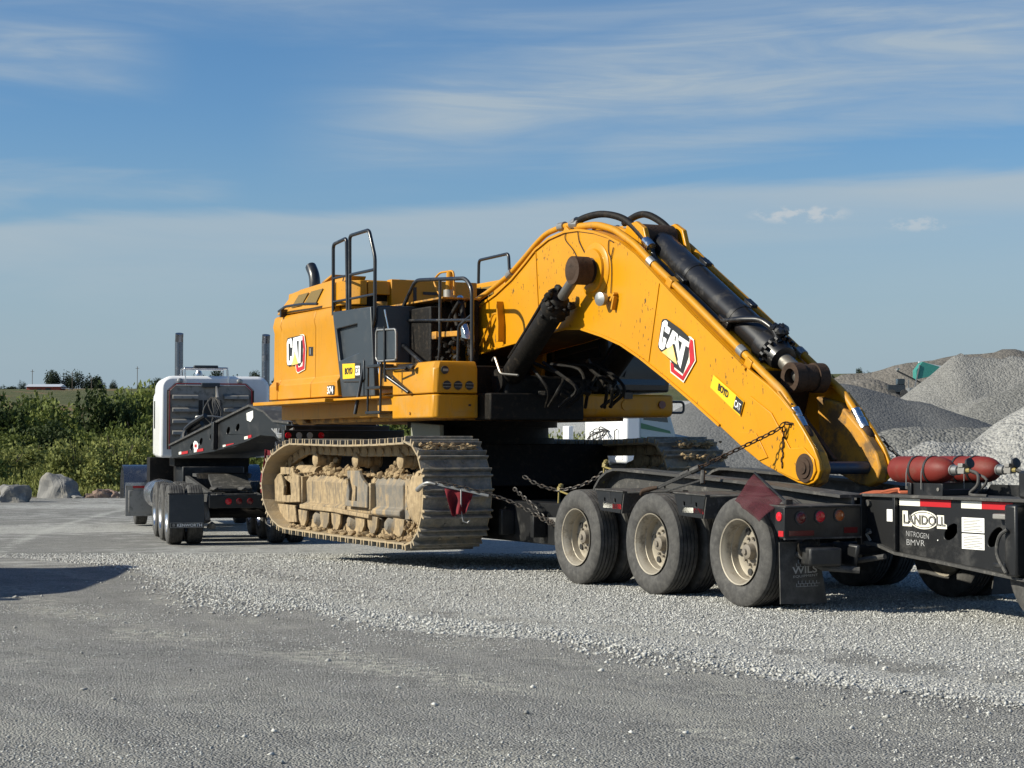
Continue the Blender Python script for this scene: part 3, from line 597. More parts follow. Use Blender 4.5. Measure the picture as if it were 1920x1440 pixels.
def treeproto(seed,wide,tall):
    bl=rb(seed,11,wide,tall); bl=[(a,b,c,d,e,f*1.2) for a,b,c,d,e,f in bl]
    return leafmesh('tree_leaves',leafcloud(2600,bl,.16*wide/2.5,seed,.45),LT)
TR=[treeproto(51,3.6,6.5),treeproto(52,3.2,6.5),treeproto(53,4.0,6.0),treeproto(54,1.7,5.6)]
TK=[]
mbt=MB(plain=True); mbt.tube([(0,0,-1),(0,0,1.5),(.2,0,4)],[.3,.22,.08],6); 
for a in range(5): mbt.tube([(0,0,1.6),(math.cos(a*1.3)*1.2,math.sin(a*1.3)*1.2,3.6)],[.12,.04],5)
TKm=mbt.mesh('trunk',M['bark'])
far=[(66,722,26,2,'low tree clump right in front of the barn gable'),(118,704,24,3,'slim tree in the gap between the barn tree and the tall round tree'),(190,712,26,0,'bushy tree joining the dome shaped tree on its right'),(232,722,30,2,'low hedge tree right of the narrow tree'),(275,716,34,1,'round tree between the bare pole and the left stack'),(330,704,34,2,'tree behind the base of the left exhaust stack'),(14,716,48,2,'low round tree mass at the far left skyline'),(-40,712,50,2,'dark tree at the far left edge of the skyline'),(43,706,18,3,'small slim tree left of the red barn'),(97,695,40,0,'full round tree right behind the red barn'),(136,692,40,1,'tall round tree between barn and utility pole'),(174,698,42,2,'broad dome shaped tree right of the utility pole'),
 (212,705,24,3,'narrow upright tree standing apart right of the dome shaped tree'),(252,720,36,2,'low wide tree line right of the narrow tree'),(300,706,34,0,'dark tree behind the left exhaust stack'),(372,698,40,1,'dark tree above the white sleeper roof'),(405,692,30,0,'taller tree above the sleeper roof rack'),(440,700,44,2,'round tree above the right half of the sleeper roof'),(474,696,34,0,'dark tree beside the right exhaust stack'),(530,700,50,2,'tree hidden behind the excavator house'),
 (1520,699,26,2,'small tree just right of the stick cylinder eye'),(1552,697,34,2,'low tree clump above the dark dust pile'),(1578,703,18,3,'tiny tree at the end of the low tree clump'),(1609,691,20,0,'small round tree on the stone ridge skyline'),(1625,695,18,1,'smaller tree right beside the round skyline tree')]
for px,ty,wpx,k,lb in far:
    d=545.; x=(px-960)/3400*d; z=float(gh(x,d))-.3; top=1.48+(835-ty)/3400*d
    if px>1000: d=420.; x=(px-960)/3400*d; z=float(gh(x,d))-.3; top=1.48+(835-ty)/3400*d
    h=max(top-z,2); base=(7.6,7.6,7.2,6.6)[k]; wm=(3.6*1.4,3.2*1.4,4*1.4,1.7*1.4)[k]; s=wpx/3400*d/2/wm*1.5; z-=1.6; h=h*1.3 if px<1000 else h*1.08+1.6
    plantobj('tree',TR[k],TKm,(x,d,z),(s,s,h/base),rr.uniform(0,6),lb,'tree','distant trees on the skyline','trunk')
# distant rise that carries the trees seen over the piles
# ================================================================== ROCKS
RKM=surf('weathered limestone boulder',(.20,.195,.185),.9,dirt=(.42,.38,.31),damt=.7,dsc=1.6,col2=(.13,.128,.125),vsc=1.2,bump=1,bsc=6); RKR=surf('reddish limestone boulder',(.24,.16,.12),.9,dirt=(.36,.28,.2),damt=.6,dsc=2,col2=(.14,.10,.08),bump=1,bsc=6)
def rock(px,yb,w,h,m,label,seed,d=None,group='boulders along the yard edge'):
    d=d or min(3400*1.77/(yb-835),61.2); x=(px-960)/3400*d; W=w/3400*d/2*1.08; H=h/3400*d*.86
    bm=bmesh.new(); bmesh.ops.create_icosphere(bm,subdivisions=4,radius=1); q=random.Random(seed)
    cuts=[(Vector((q.uniform(-1,1),q.uniform(-1,1),q.uniform(-.4,1))).normalized(),q.uniform(.38,.8)) for _ in range(9)]
    cuts+=[(Vector((.1,.0,1)).normalized(),.55),(Vector((.15,-1,.12)).normalized(),.62),(Vector((-1,-.3,.25)).normalized(),.72)]
    for v in bm.verts:
        v.co=Vector([math.copysign(abs(c)**.72,c) for c in v.co])*.85
        for nrm,dd in cuts:
            k=v.co.dot(nrm)
            if k>dd: v.co-=nrm*(k-dd)
        k=math.sin(v.co.x*5+seed)*math.cos(v.co.y*4.3+v.co.z*6+seed)*.09; v.co+=v.co.normalized()*(k+q.uniform(-.012,.012)); v.co=Vector((v.co.x*W*1.35,v.co.y*W*1.2,(v.co.z+.35)*H/.9))
    me=bpy.data.meshes.new('boulder'); bm.to_mesh(me); bm.free(); me.materials.append(m)
    o=bpy.data.objects.new('boulder',me); COL.objects.link(o); o.location=(x,d,-.32); return tag(o,label,'boulder',group)
rock(20,941,58,40,RKM,'squat grey boulder at the left picture edge',1)
rock(114,933,72,52,RKM,'largest grey boulder, pale top and dark face, below the thicket',4)
rock(166,927,52,36,RKR,'reddish brown boulder leaning behind the largest boulder',5,66)
for i,(px,yb,w_,h_) in enumerate([(188,926,30,20),(203,929,24,13),(216,926,22,17),(148,934,26,8),(176,933,30,11),(230,928,22,14),(197,922,34,20)]):
    rock(px,yb,w_,h_,RKM if i%2 else RKR,['small pale rock right of the reddish boulder','flat rubble stone left of the front fender','small rock beside the fender mudguard','flat slab at the foot of the largest boulder','dark flat slab below the reddish boulder','small stone half hidden by the fender','weathered rock at the back of the rubble heap'][i],20+i,None)
# ================================================================== FAR THINGS
def farroot(name,px,py,d,label,cat):
    x=(px-960)/3400*d; z=1.48+(835-py)/3400*d; return root(name,G,(x,-d,z),label,cat),(x,-d,z)
e,o=farroot('barn',86,736,500,'long low red barn with pale tin roof on the far hill','barn')
W_=4.6
mb=MB(o); u,v,z=o; mb.box(u-W_,u+W_,v-3,v+3,z-1,z+1.5); mb.build('wall','barnred',e)
mb=MB(o); mb.pru([(v+3.6,z+1.5),(v,z+2.3),(v-3.6,z+1.5)],u-W_-.3,u+W_+.3); mb.build('roof','tin',e)
mb=MB(o); mb.box(u+.6,u+2.0,v+3,v+3.1,z-.6,z+1.1); mb.build('door','dk',e); mb=MB(o); mb.box(u-1.6,u-.6,v+3,v+3.1,z,z+.9); mb.build('window','dk',e)
mb=MB(o); mb.box(u+W_,u+W_+2.4,v-2,v+2.5,z+1.0,z+1.12).box(u+W_+2.2,u+W_+2.35,v+2.2,v+2.35,z-1,z+1); mb.build('lean_to','tin',e)
for i,(px,py,h) in enumerate([(60,737,6.5),(135,737,6),(171,738,4.6),(257,738,7.5)]):
    e,o=farroot('utility_pole',px,py,500,['thin utility pole left of the barn','utility pole in front of the tall round tree','short utility pole in front of the dome shaped tree','thin bare pole above the low wide tree line'][i],'pole'); u,v,z=o; e['group']='utility poles on the far hill'
    MB(o).cyl((u,v,z-2),(u,v,z+h),.085,6).build('shaft','wood',e); MB(o).box(u-.5,u+.5,v-.06,v+.06,z+h-.6,z+h-.5).build('crossarm','wood',e)
# teal screening plant on the stone ridge
d=175.; e,o=farroot('screening_plant',1733,708,d,'teal screening plant half hidden by the big pale heap','screening plant'); u,v,z=o
MB(o).prv([(u-.9,z-.2),(u+1.0,z+.2),(u+1.7,z+.9),(u-.3,z+1.5),(u-.9,z+.7)],v-.8,v+.8).build('hopper','teal',e)
MB(o).bar((u-1.1,v+.85,z-1.),(u-.6,v+.85,z+1.2),.1,.1).bar((u+1,v+.85,z-1.),(u+1,v+.85,z+.4),.1,.1).box(u-1.6,u+1.5,v-.7,v+.9,z-1.6,z-1.0).build('frame','steel',e)
MB(o).bar((u-.5,v,z+1.5),(u+2.1,v,z+.95),.5,.12).build('screen_deck','tin',e)
e,o=farroot('conveyor',1700,712,d,'inclined stockpile conveyor left of the teal plant','conveyor'); u,v,z=o
MB(o).bar((u-.9,v,z+.85),(u+1.6,v,z-.4),.4,.12).build('belt','dk',e); MB(o).bar((u+.2,v,z-.0),(u+.2,v,z-1.4),.1,.1).build('leg','steel',e); MB(o).blob((u-.85,v,z+1.),.2,3).build('head_drum','steel',e,smooth=30)
e,o=farroot('wheel_loader',1684,731,150,'tiny dark loader working behind the dust pile','loader'); u,v,z=o
MB(o).box(u-.9,u+.5,v-.5,v+.5,z-.2,z+.4).build('body','panelblack',e); MB(o).box(u-.1,u+.5,v-.4,v+.4,z+.4,z+.9).build('cab','glass',e,bevel=.05)
MB(o).bar((u-.8,v,z+.1),(u-1.5,v,z+.2),.15,.15).build('arm','steel',e)
for q in(-.6,.4): MB(o).cyl((u+q,v+.6,z-.3),(u+q,v-.6,z-.3),.32,12).build('wheel','rubber',e,smooth=30)
# ================================================================== EXCAVATOR
EO=(-8.3,-1.5,.22)
EX=root('excavator',T,EO,'big yellow tracked excavator chained down on the black lowboy, bucket and stick removed','excavator')
def E_(): return MB(EO)
def el(*p): return (p[0]-EO[0],-(p[1]-EO[1]),p[2]-EO[2])
# ---- tracks -------------------------------------------------------
TL=[(-5.92,1.585),(-5.68,1.45),(-5.50,1.20),(-5.44,.90),(-5.52,.58),(-5.72,.33),(-5.95,.225),(-7.5,.225),(-9.2,.235),(-10.3,.25),(-10.75,.35),(-11.08,.58),(-11.24,.88),(-11.16,1.15),(-10.9,1.36),(-10.45,1.50),(-10.05,1.575),(-9.0,1.56),(-8.0,1.548),(-6.9,1.56)]
def resample(P,n):
    P=[Vector((a,b,0)) for a,b in P]; Q=[]
    m=len(P)
    for i in range(m):
        p0,p1,p2,p3=P[i-1],P[i],P[(i+1)%m],P[(i+2)%m]
        for j in range(8):
            t=j/8; Q.append(.5*((2*p1)+(p2-p0)*t*.8+(p1-p1)*0+(2*p0-5*p1+4*p2-p3)*t*t*0+0*p3) if False else p1.lerp(p2,t))
    # light smoothing
    for _ in range(3): Q=[(Q[i-1]+Q[i]*2+Q[(i+1)%len(Q)])/4 for i in range(len(Q))]
    L=[0]
    for i in range(len(Q)): L.append(L[-1]+(Q[(i+1)%len(Q)]-Q[i]).length)
    tot=L[-1]; o=[]; k=0
    for i in range(n):
        s=tot*i/n
        while L[k+1]<s: k+=1
        t=(s-L[k])/(L[k+1]-L[k]); o.append(Q[k].lerp(Q[(k+1)%len(Q)],t))
    return o,tot
NS=50
pts,tot=resample(TL,NS); pitch=tot/NS
def shoemesh():
    mb=MB(plain=True); h=pitch/2; W=.45
    # plate with lipped edges and two grousers; x along the run, y across, z outward (0 = grouser tip)
    mb.prv([(-h*.98,-.085),(h*.98,-.085),(h*.98,-.062),(h*.80,-.062),(h*.76,-.008),(h*.66,0),(h*.58,-.008),(h*.55,-.062),(-h*.55,-.062),(-h*.58,-.008),(-h*.66,0),(-h*.76,-.008),(-h*.80,-.062),(-h*.98,-.062)],-W,W)
    for sx in(-1,1):
        for yy in(-.12,.12): mb.cyl((sx*.035,yy,-.066),(sx*.035,yy,-.045),.02,6)
    return mb.mesh('track_shoe',M['shoe'])
def shoeedge():
    mb=MB(plain=True); h=pitch/2
    return mb
def linkmesh():
    mb=MB(plain=True); h=pitch/2
    for y in(-.13,.13):
        mb.prv([(-h*1.15,-.19),(-h*.6,-.215),(h*.6,-.215),(h*1.15,-.19),(h*1.2,-.12),(h*.9,-.088),(-h*.9,-.088),(-h*1.2,-.12)],y-.03,y+.03)
        mb.cyl((h,y-.045,-.15),(h,y+.045,-.15),.035,8)
    return mb.mesh('chain_link',M['mud'])
SH=shoemesh(); LK=linkmesh()
# tan mud on the shoes' inner side
def track(vc,near):
    tr=E_().box(-10.4,-6.3,vc-.10,vc+.10,.70,.98).build('track','mudframe',EX)
    if near: tr['label']='tan mud caked crawler track with track shoes, nearer the camera'
    for i in range(NS):
        a,b,c=pts[i-1],pts[i],pts[(i+1)%NS]; d=(c-a).normalized()   # loop runs clockwise seen from the near side
        ang=math.atan2(d.y,d.x)
        # outward normal lies to the left or right of travel
        ctr=Vector((-8.3,.9,0)); nrm=Vector((-d.y,d.x,0)); out=1 if nrm.dot(b-ctr)>0 else -1
        rot=Matrix.Rotation(-ang,4,'Y') if out>0 else Matrix.Rotation(-ang,4,'Y')@Matrix.Rotation(math.pi,4,'X')
        for nm,me in(('track_shoe',SH),('chain_link',LK)):
            o=bpy.data.objects.new(nm,me); COL.objects.link(o); o.parent=tr
            o.matrix_local=Matrix.Translation(el(b.x,vc,b.y))@rot@(Matrix.Rotation(R(rr.uniform(-1.2,1.2)),4,'Y'))
    s=1 if near else -1
    def P(v): return vc+s*v                 # v measured outward from the track centre
    def pl(poly,a,b,nm,m='mudframe',bevel=.012,holes=None,par=tr):
        mb=E_(); a_,b_=sorted((P(a),P(b)))
        (mb.plate(poly,holes,a_,b_) if holes else mb.prv(poly,a_,b_)); return mb.build(nm,m,par,bevel=bevel)
    # frame
    sec=[(-.28,.60),(.20,.58),(.245,.61),(.245,.67),(.19,.70),(.20,.98),(.13,1.08),(-.28,1.10)]
    E_().pru([(P(a),b) for a,b in sec],-10.1,-8.45).pru([(P(a),b) for a,b in sec],-7.62,-7.61).pru([(P(a*.9),b) for a,b in sec],-8.46,-7.61).build('track_frame','mudframe',tr,bevel=.015); E_().pru([(P(a),b) for a,b in sec],-7.60,-6.68).build('track_frame','mudgrey',tr,bevel=.015)
    pl([(-8.72,.585),(-7.56,.545),(-7.56,.60),(-8.72,.645)],.17,.285,'step_lip','mud')
    pl([(-10.08,.60),(-8.7,.585),(-8.7,.64),(-10.08,.66)],.17,.27,'step_lip','mud')
    pl([(-11.02,.67),(-11.05,.98),(-10.93,1.06),(-10.80,1.09),(-10.80,1.17),(-10.30,1.165),(-10.27,1.09),(-10.05,1.05),(-10.02,.69),(-10.48,.67)],.235,.29,'idler_guard','mud',holes=[[(-10.76,1.05),(-10.69,1.06),(-10.60,1.0),(-10.40,.95),(-10.37,.78),(-10.69,.765),(-10.66,.89)]])
    pl([(-11.0,.64),(-10.30,.635),(-10.22,.40),(-10.78,.375)],.22,.26,'idler_skid','mud')
    E_().box(-10.06,-10.0,min(P(.02),P(.26)),max(P(.02),P(.26)),.68,1.05).build('guard_rib','mudframe',tr,bevel=.01)
    pl([(-8.26,1.15),(-7.86,1.155),(-7.79,1.07),(-7.57,.96),(-7.57,.68),(-8.33,.685),(-8.27,.94)],.245,.30,'centre_guard','mudgrey',holes=[[(-8.25,1.03),(-8.17,1.06),(-8.12,.98),(-7.92,.95),(-7.92,.76),(-8.21,.76),(-8.18,.89)]])
    E_().box(-7.60,-7.54,min(P(.02),P(.27)),max(P(.02),P(.27)),.66,1.0).build('guard_rib','shoe',tr,bevel=.01)
    # hydraulic tensioner barrel and its cap
    E_().cyl((-10.45,P(.10),1.10),(-9.9,P(.02),1.08),.11,16).build('tensioner','mud',tr,smooth=30)
    # idler, sprocket, final drive
    E_().lathe((-10.70,P(-.1),.86),(0,s,0),[(0,.20),(0,.42),(.03,.45),(.05,.40),(.15,.40),(.17,.45),(.20,.42),(.20,.2)],28).build('idler_wheel','mud',tr,smooth=35)
    mb=E_(); mb.lathe((-6.10,P(-.06),.86),(0,s,0),[(0,.15),(0,.40),(.12,.40),(.12,.15)],28)
    for k in range(22): a=k/22*2*math.pi; mb.obox((-6.10+math.cos(a)*.43,P(0),.86+math.sin(a)*.43),(.09,.1,.05),(0,-a,0))
    mb.build('sprocket','mudgrey',tr,smooth=35)
    E_().lathe((-6.10,P(.0),.84),(0,s,0),[(0,.34),(.22,.34),(.27,.30),(.29,.26),(.30,.0)],32).build('final_drive','mud',tr,smooth=35)
    mb=E_()
    for k in range(14): a=k/14*2*math.pi; mb.cyl((-6.10+math.cos(a)*.3,P(.25),.84+math.sin(a)*.3),(-6.10+math.cos(a)*.3,P(.285),.84+math.sin(a)*.3),.02,6)
    mb.build('bolt_ring','mud',tr)
    E_().prv([(-6.69,.56),(-6.38,.58),(-6.44,.84),(-6.40,1.05),(-6.62,1.12),(-6.69,1.08)],*sorted((P(.0),P(.17)))).build('drive_bracket','mudgrey',tr,bevel=.01)
    for u in(-9.68,-8.24,-6.78):
        E_().lathe((u,P(-.16),1.285),(0,s,0),[(0,.05),(0,.105),(.03,.105),(.035,.085),(.15,.085),(.155,.105),(.19,.105),(.20,.085),(.31,.085),(.315,.10),(.35,.10),(.36,.085),(.375,.04),(.38,0)],20).build('carrier_roller','mud',tr,smooth=35)
        E_().box(u-.05,u+.05,min(P(-.14),P(-.05)),max(P(-.14),P(-.05)),1.05,1.28).build('roller_bracket','mudframe',tr)
    for k in range(9):
        u=-10.05+k*.415
        E_().lathe((u,P(-.2),.475),(0,s,0),[(0,.05),(0,.12),(.04,.12),(.05,.10),(.31,.10),(.32,.13),(.35,.13),(.38,.10),(.42,.06),(.43,0)],16).build('track_roller','mudgrey',tr,smooth=35)
        if k in(0,2,3,5,6,8):
            pl([(u-.17,.58),(u+.17,.57),(u+.15,.44),(u+.07,.36),(u-.05,.36),(u-.14,.44)],.20,.235,'roller_guard','mudframe',bevel=.006)
    # mud that nobody could count, packed on the frame, the rollers and the lower run
    mb=E_(); q=random.Random(5 if near else 6)
    for i in range(420):
        u=q.uniform(-10.3,-6.5); k=q.random()**2; mb.blob((u,P(q.uniform(-.1,.19)),1.085+q.uniform(-.01,.015)),(.012+.05*k,.012+.05*k,.008+.03*k),i)
    for i in range(90): a=q.gauss(0,.13); mb.blob((-9.35+a,P(q.uniform(0,.14)),1.10+abs(q.gauss(0,.07))*max(0,1-abs(a)*3)),q.uniform(.02,.065),i+300)
    for i in range(90): a=q.gauss(0,.14); mb.blob((-7.15+a,P(q.uniform(0,.14)),1.10+abs(q.gauss(0,.07))*max(0,1-abs(a)*3)),q.uniform(.02,.06),i+400)
    for i in range(30): mb.blob((-8.6+q.gauss(0,.12),P(q.uniform(0,.12)),1.12+abs(q.gauss(0,.03))),q.uniform(.03,.07),i+450)
    for i in range(420):
        u=q.uniform(-10.6,-6.1); k=q.random()**2; mb.blob((u,P(q.uniform(-.1,.38)),.325+q.uniform(-.005,.02)),(.012+.05*k,.012+.05*k,.01+.035*k),i+600)
    for i in range(50): mb.blob((q.uniform(-6.5,-6.0),P(q.uniform(.1,.25)),.50+q.uniform(-.08,.05)),q.uniform(.012,.035),i+900)
    for i in range(24): mb.blob((-10.4+q.uniform(-.12,.12),P(.25),1.12+q.uniform(-.12,.04)),q.uniform(.03,.06),i+950)
    o=mb.build('mud','mudlump',tr,smooth=40); o['kind']='stuff'
    if near:   # clods on the rearmost upper shoes
        mb=E_()
        for i in range(160):
            mb.blob((-5.75+q.uniform(-.06,.08),vc+q.uniform(-.33,.36),1.45+q.gauss(0,.02)),(q.uniform(.01,.035),q.uniform(.015,.05),q.uniform(.01,.03)),i)
        o=mb.build('mud','mudlump',tr); o['kind']='stuff'
    else:
        mb=E_()
        for i in range(260):
            k=q.choice([(-5.75,1.49),(-5.60,1.33),(-5.50,1.10)]); mb.blob((k[0]+q.gauss(0,.05),vc+q.uniform(-.05,.42)*(-1 if i%3 else .6),k[1]+q.gauss(0,.02)),(q.uniform(.01,.035),q.uniform(.012,.045),q.uniform(.01,.025)),i)
        o=mb.build('mud','mudlump',tr); o['kind']='stuff'
track(.2,True); track(-3.2,False)
# ---- carbody ------------------------------------------------------
E_().prv([(-9.6,.95),(-7.0,.95),(-7.2,1.5),(-9.4,1.5)],-2.8,-.2).box(-8.9,-7.7,-3.1,.1,.75,1.15).build('carbody','grease',EX,bevel=.02)
E_().lathe((-8.3,-1.5,1.48),(0,0,1),[(0,.98),(.10,.98),(.10,.90),(.24,.90),(.24,1.02),(.36,1.02)],40).build('swing_bearing','grease',EX,smooth=30)
E_().prv([(-8.0,1.50),(-7.1,1.46),(-7.1,1.74),(-8.0,1.78)],-.36,-.30).build('carbody_plate','olive',EX,bevel=.01)
# ---- house --------------------------------------------------------
E_().prz([(-12.1,.0),(-6.3,-.1),(-6.3,-3.0),(-12.1,-3.1)],1.86,2.10).build('upper_frame','yellow',EX,bevel=.01)
E_().prz([(-11.95,-.12),(-6.9,-.2),(-6.9,-2.9),(-11.95,-3.0)],1.80,1.862).build('belly_plate','yellow_dirty',EX,bevel=.008)
mb=E_(); mb.prz([(-12.15,.05),(-11.7,.05),(-11.7,-3.15),(-12.15,-3.15),(-12.5,-2.8),(-12.62,-1.5),(-12.5,-.35)],2.12,3.42); mb.build('counterweight','yellow',EX,bevel=.05)
E_().box(-11.95,-9.55,-3.0,-.06,2.12,3.42).build('engine_compartment','yellow',EX)
sec=[(.125,2.16),(.125,2.37),(.055,2.45),(.05,3.17),(.075,3.27),(.045,3.40),(.01,3.43),(-.05,3.43),(-.05,2.16)]
E_().pru(sec,-12.30,-11.965).build('rear_corner_panel','yellow',EX,bevel=.012)
E_().pru(sec,-11.945,-10.572).build('engine_door','yellow',EX,bevel=.012)
# second door with its raked front edge
def rk(z,base): return base+(3.43-z)/(3.43-2.16)*.36
vs=[];fs=[]
for zi,(v,z) in enumerate(sec): vs+=[(-10.555,v,z),(rk(z,-9.87),v,z)]
n=len(sec); fs=[(2*i,2*i+1,(2*i+3)%(2*n),(2*i+2)%(2*n)) for i in range(n)]+[tuple(range(0,2*n,2)),tuple(range(1,2*n,2))[::-1]]
door2=MB(EO).add(vs,fs).build('engine_door','yellow',EX,bevel=.012)
E_().prv([(-10.82,2.775),(-10.65,2.767),(-10.65,2.897),(-10.822,2.905)],.053,.058).build('door_latch','dk',EX)
E_().box(-10.76,-10.71,.058,.066,2.79,2.88).build('latch_handle','steel',EX)
# rows of slanted hood panels
def slab(name,q,top_v,bot_v,m,par=EX,th=.05,bevel=.012):
    """four (u,z) corners, lower two at bot_v, upper two at top_v"""
    (a,b,c,d)=q; vv=[(a[0],bot_v,a[1]),(b[0],bot_v,b[1]),(c[0],top_v,c[1]),(d[0],top_v,d[1])]; vs=vv+[(p[0],p[1]-th,p[2]) for p in vv]
    return MB(EO).add(vs,[(0,1,2,3),(7,6,5,4),(0,4,5,1),(1,5,6,2),(2,6,7,3),(3,7,4,0)]).build(name,m,par,bevel=bevel)
slab('hood_panel',[(-11.90,3.45),(-9.95,3.43),(-9.75,3.86),(-11.62,3.80)],-.10,.02,'yellow',th=.3)
slab('rear_hood_panel',[(-12.28,3.46),(-11.915,3.45),(-11.635,3.80),(-11.95,3.78)],-.12,.02,'yellow',th=.4)
slab('hood_grille',[(-11.68,3.53),(-11.26,3.535),(-11.10,3.72),(-11.50,3.71)],-.040,.012,'mesh',th=.01,bevel=0)
slab('hood_grille',[(-11.16,3.535),(-10.66,3.54),(-10.53,3.735),(-10.99,3.725)],-.042,.011,'mesh',th=.01,bevel=0)
E_().pru([(-.12,3.42),(-.14,3.78),(-.45,3.83),(-2.9,3.83),(-3.1,3.75),(-3.1,3.42)],-12.2,-9.95).build('engine_hood','yellow',EX,bevel=.02)
E_().box(-9.98,-9.55,-2.95,-.05,3.42,3.74).build('hood_front','grease',EX)
E_().prz([(-9.70,.02),(-9.52,-.06),(-9.40,-.16),(-9.40,-.26),(-9.9,-.26),(-9.9,.02)],3.43,3.77).build('hood_corner','yellow',EX,bevel=.012)
E_().box(-9.55,-9.42,-.62,-.28,3.58,3.765).build('hood_upper_plate','yellow',EX,bevel=.008)
E_().box(-9.55,-9.38,-1.95,-.62,3.40,3.80).build('hood_front_panel','yellow',EX,bevel=.01)
E_().box(-9.38,-9.372,-1.0,-.95,3.44,3.70).build('panel_slot','dk',EX); E_().box(-9.375,-9.365,-1.35,-1.1,3.60,3.64).build('panel_slot','dk',EX)
# far hood box, its sunlit grille faces the camera
E_().box(-10.3,-9.0,-3.1,-2.2,3.0,3.84).build('air_intake_box','yellow',EX,bevel=.015)
E_().box(-10.05,-9.75,-2.2,-2.19,3.55,3.78).box(-9.7,-9.35,-2.2,-2.19,3.50,3.77).build('intake_grille','mesh',EX)
def rail(name,p,r=.024,m='black',par=EX,fil=.07): return E_().tube(p,r,8,fil=fil).build(name,m,par,smooth=50)
rail('handrail',[(-10.66,-2.6,3.80),(-10.64,-2.6,4.27),(-9.66,-2.6,4.28),(-9.61,-2.6,3.80)])
rail('grab_bar',[(-12.05,.07,3.50),(-11.6,.13,3.54),(-10.85,.13,3.525),(-10.42,.08,3.50)],.02)
E_().box(-11.93,-11.87,.0,.1,3.40,3.52).build('grab_bar_bracket','black',EX)
mb=E_(); mb.tube([(-11.9,-.45,3.78),(-11.9,-.45,3.95),(-11.95,-.45,4.08),(-12.07,-.45,4.20)],.085,14,smooth=4); mb.build('exhaust_stack','black',EX,smooth=50)
E_().obox((-11.05,-.35,3.86),(.55,.12,.03),(0,R(-8),0)).obox((-10.65,-.25,3.88),(.4,.2,.03),(0,R(-12),0)).build('hood_hinge','yellow_dirty',EX,bevel=.005)
# catwalk and lower skirt
E_().box(-12.2,-9.25,-.02,.42,2.07,2.12).build('catwalk','yellow',EX,bevel=.006)
E_().box(-9.245,-7.6,-.02,.30,2.085,2.115).build('catwalk','yellow',EX,bevel=.006)
E_().prv([(-12.2,2.06),(-11.6,2.06),(-11.2,1.80),(-11.5,1.78),(-11.9,1.85)],-.3,-.05).build('counterweight_foot','yellow_dirty',EX,bevel=.02)
# fuel tank with recessed side panel
tank=E_().plate([(-9.835,3.345),(-8.47,3.33),(-8.32,2.135),(-9.47,2.14)],[[(-9.70,3.10),(-8.93,3.13),(-8.87,2.735),(-9.56,2.65)]],.0,.08).build('fuel_tank','panelblack',EX,bevel=.012)
E_().prz([(-9.8,.02),(-8.40,.02),(-8.32,-.12),(-8.32,-.75),(-9.8,-.75)],2.13,3.34).build('fuel_tank','panelblack',EX,bevel=.02)
E_().prv([(-9.46,2.63),(-8.66,2.62),(-8.64,2.37),(-8.72,2.33),(-9.40,2.35)],.08,.10).build('sticker_frame','panelblack',tank,bevel=.008)
decal(EO,[[(-9.40,2.60),(-8.95,2.59),(-8.95,2.39),(-9.38,2.39)]],.106,'ystk',tank,'sticker')
decal(EO,[[(-8.945,2.59),(-8.75,2.585),(-8.75,2.39),(-8.945,2.39)]],.106,'dk',tank,'sticker')
decal(EO,[[(-8.92,2.555),(-8.77,2.55),(-8.77,2.425),(-8.92,2.425)]],.109,'logowhite',tank,'sticker')
textmesh('BOYD',EO,(-9.30,.107,2.45),(.27,0,0),(0,0,.09),'dk',tank,bold=.03)
textmesh('CAT',EO,(-8.905,.111,2.45),(.12,0,0),(0,0,.08),'dk',tank,bold=.01)
E_().box(-9.1,-8.9,-.25,-.1,3.34,3.36).cyl((-8.75,-.2,3.34),(-8.75,-.2,3.42),.08,14).build('filler_cap','yellow_dirty',EX,smooth=30)
rail('chrome_edge',[(-8.30,-.05,3.28),(-8.24,-.10,2.95),(-8.24,-.10,2.75)],.014,'chrome')
for k in(0,1): rail('chrome_edge',[(-8.34+.08*k,.03,2.62),(-8.28+.08*k,.03,2.40)],.010,'chrome')
# tall rails beside the steps
rail('handrail',[(-9.88,.05,3.30),(-9.89,.05,4.30),(-9.40,.05,4.34),(-9.35,.05,3.30)],.026)
rail('handrail',[(-9.27,.05,3.30),(-9.28,.05,4.36),(-8.60,.05,4.37),(-8.39,.05,3.98),(-8.39,.05,3.15),(-8.69,.05,2.70),(-8.71,.20,1.90)],.026)
rail('crossbar',[(-9.88,.05,3.82),(-9.36,.05,3.82)],.018); rail('crossbar',[(-9.27,.05,3.82),(-8.40,.05,3.82)],.022)
rail('crossbar',[(-9.88,.05,3.49),(-9.36,.05,3.49)],.018); rail('crossbar',[(-9.27,.05,3.49),(-8.40,.05,3.49)],.018)
# steps
E_().prv([(-8.05,2.12),(-8.03,1.84),(-7.50,1.82),(-7.50,2.14)],-.3,.16).build('step_panel','yellow',EX,bevel=.01)
E_().prv([(-8.04,2.52),(-8.07,2.40),(-8.04,2.14),(-7.50,2.14),(-7.50,2.54),(-7.94,2.56)],-.3,.14).build('step_panel','yellow',EX,bevel=.02)
for z in(1.90,2.22,2.5): E_().box(-7.98,-7.50,.16,.36,z-.015,z+.02).build('step','black',EX,bevel=.004)
rail('step_rail',[(-7.96,.33,1.88),(-7.95,.33,2.52)],.016); rail('step_rail',[(-7.55,.33,1.88),(-7.50,.33,2.70)],.018)
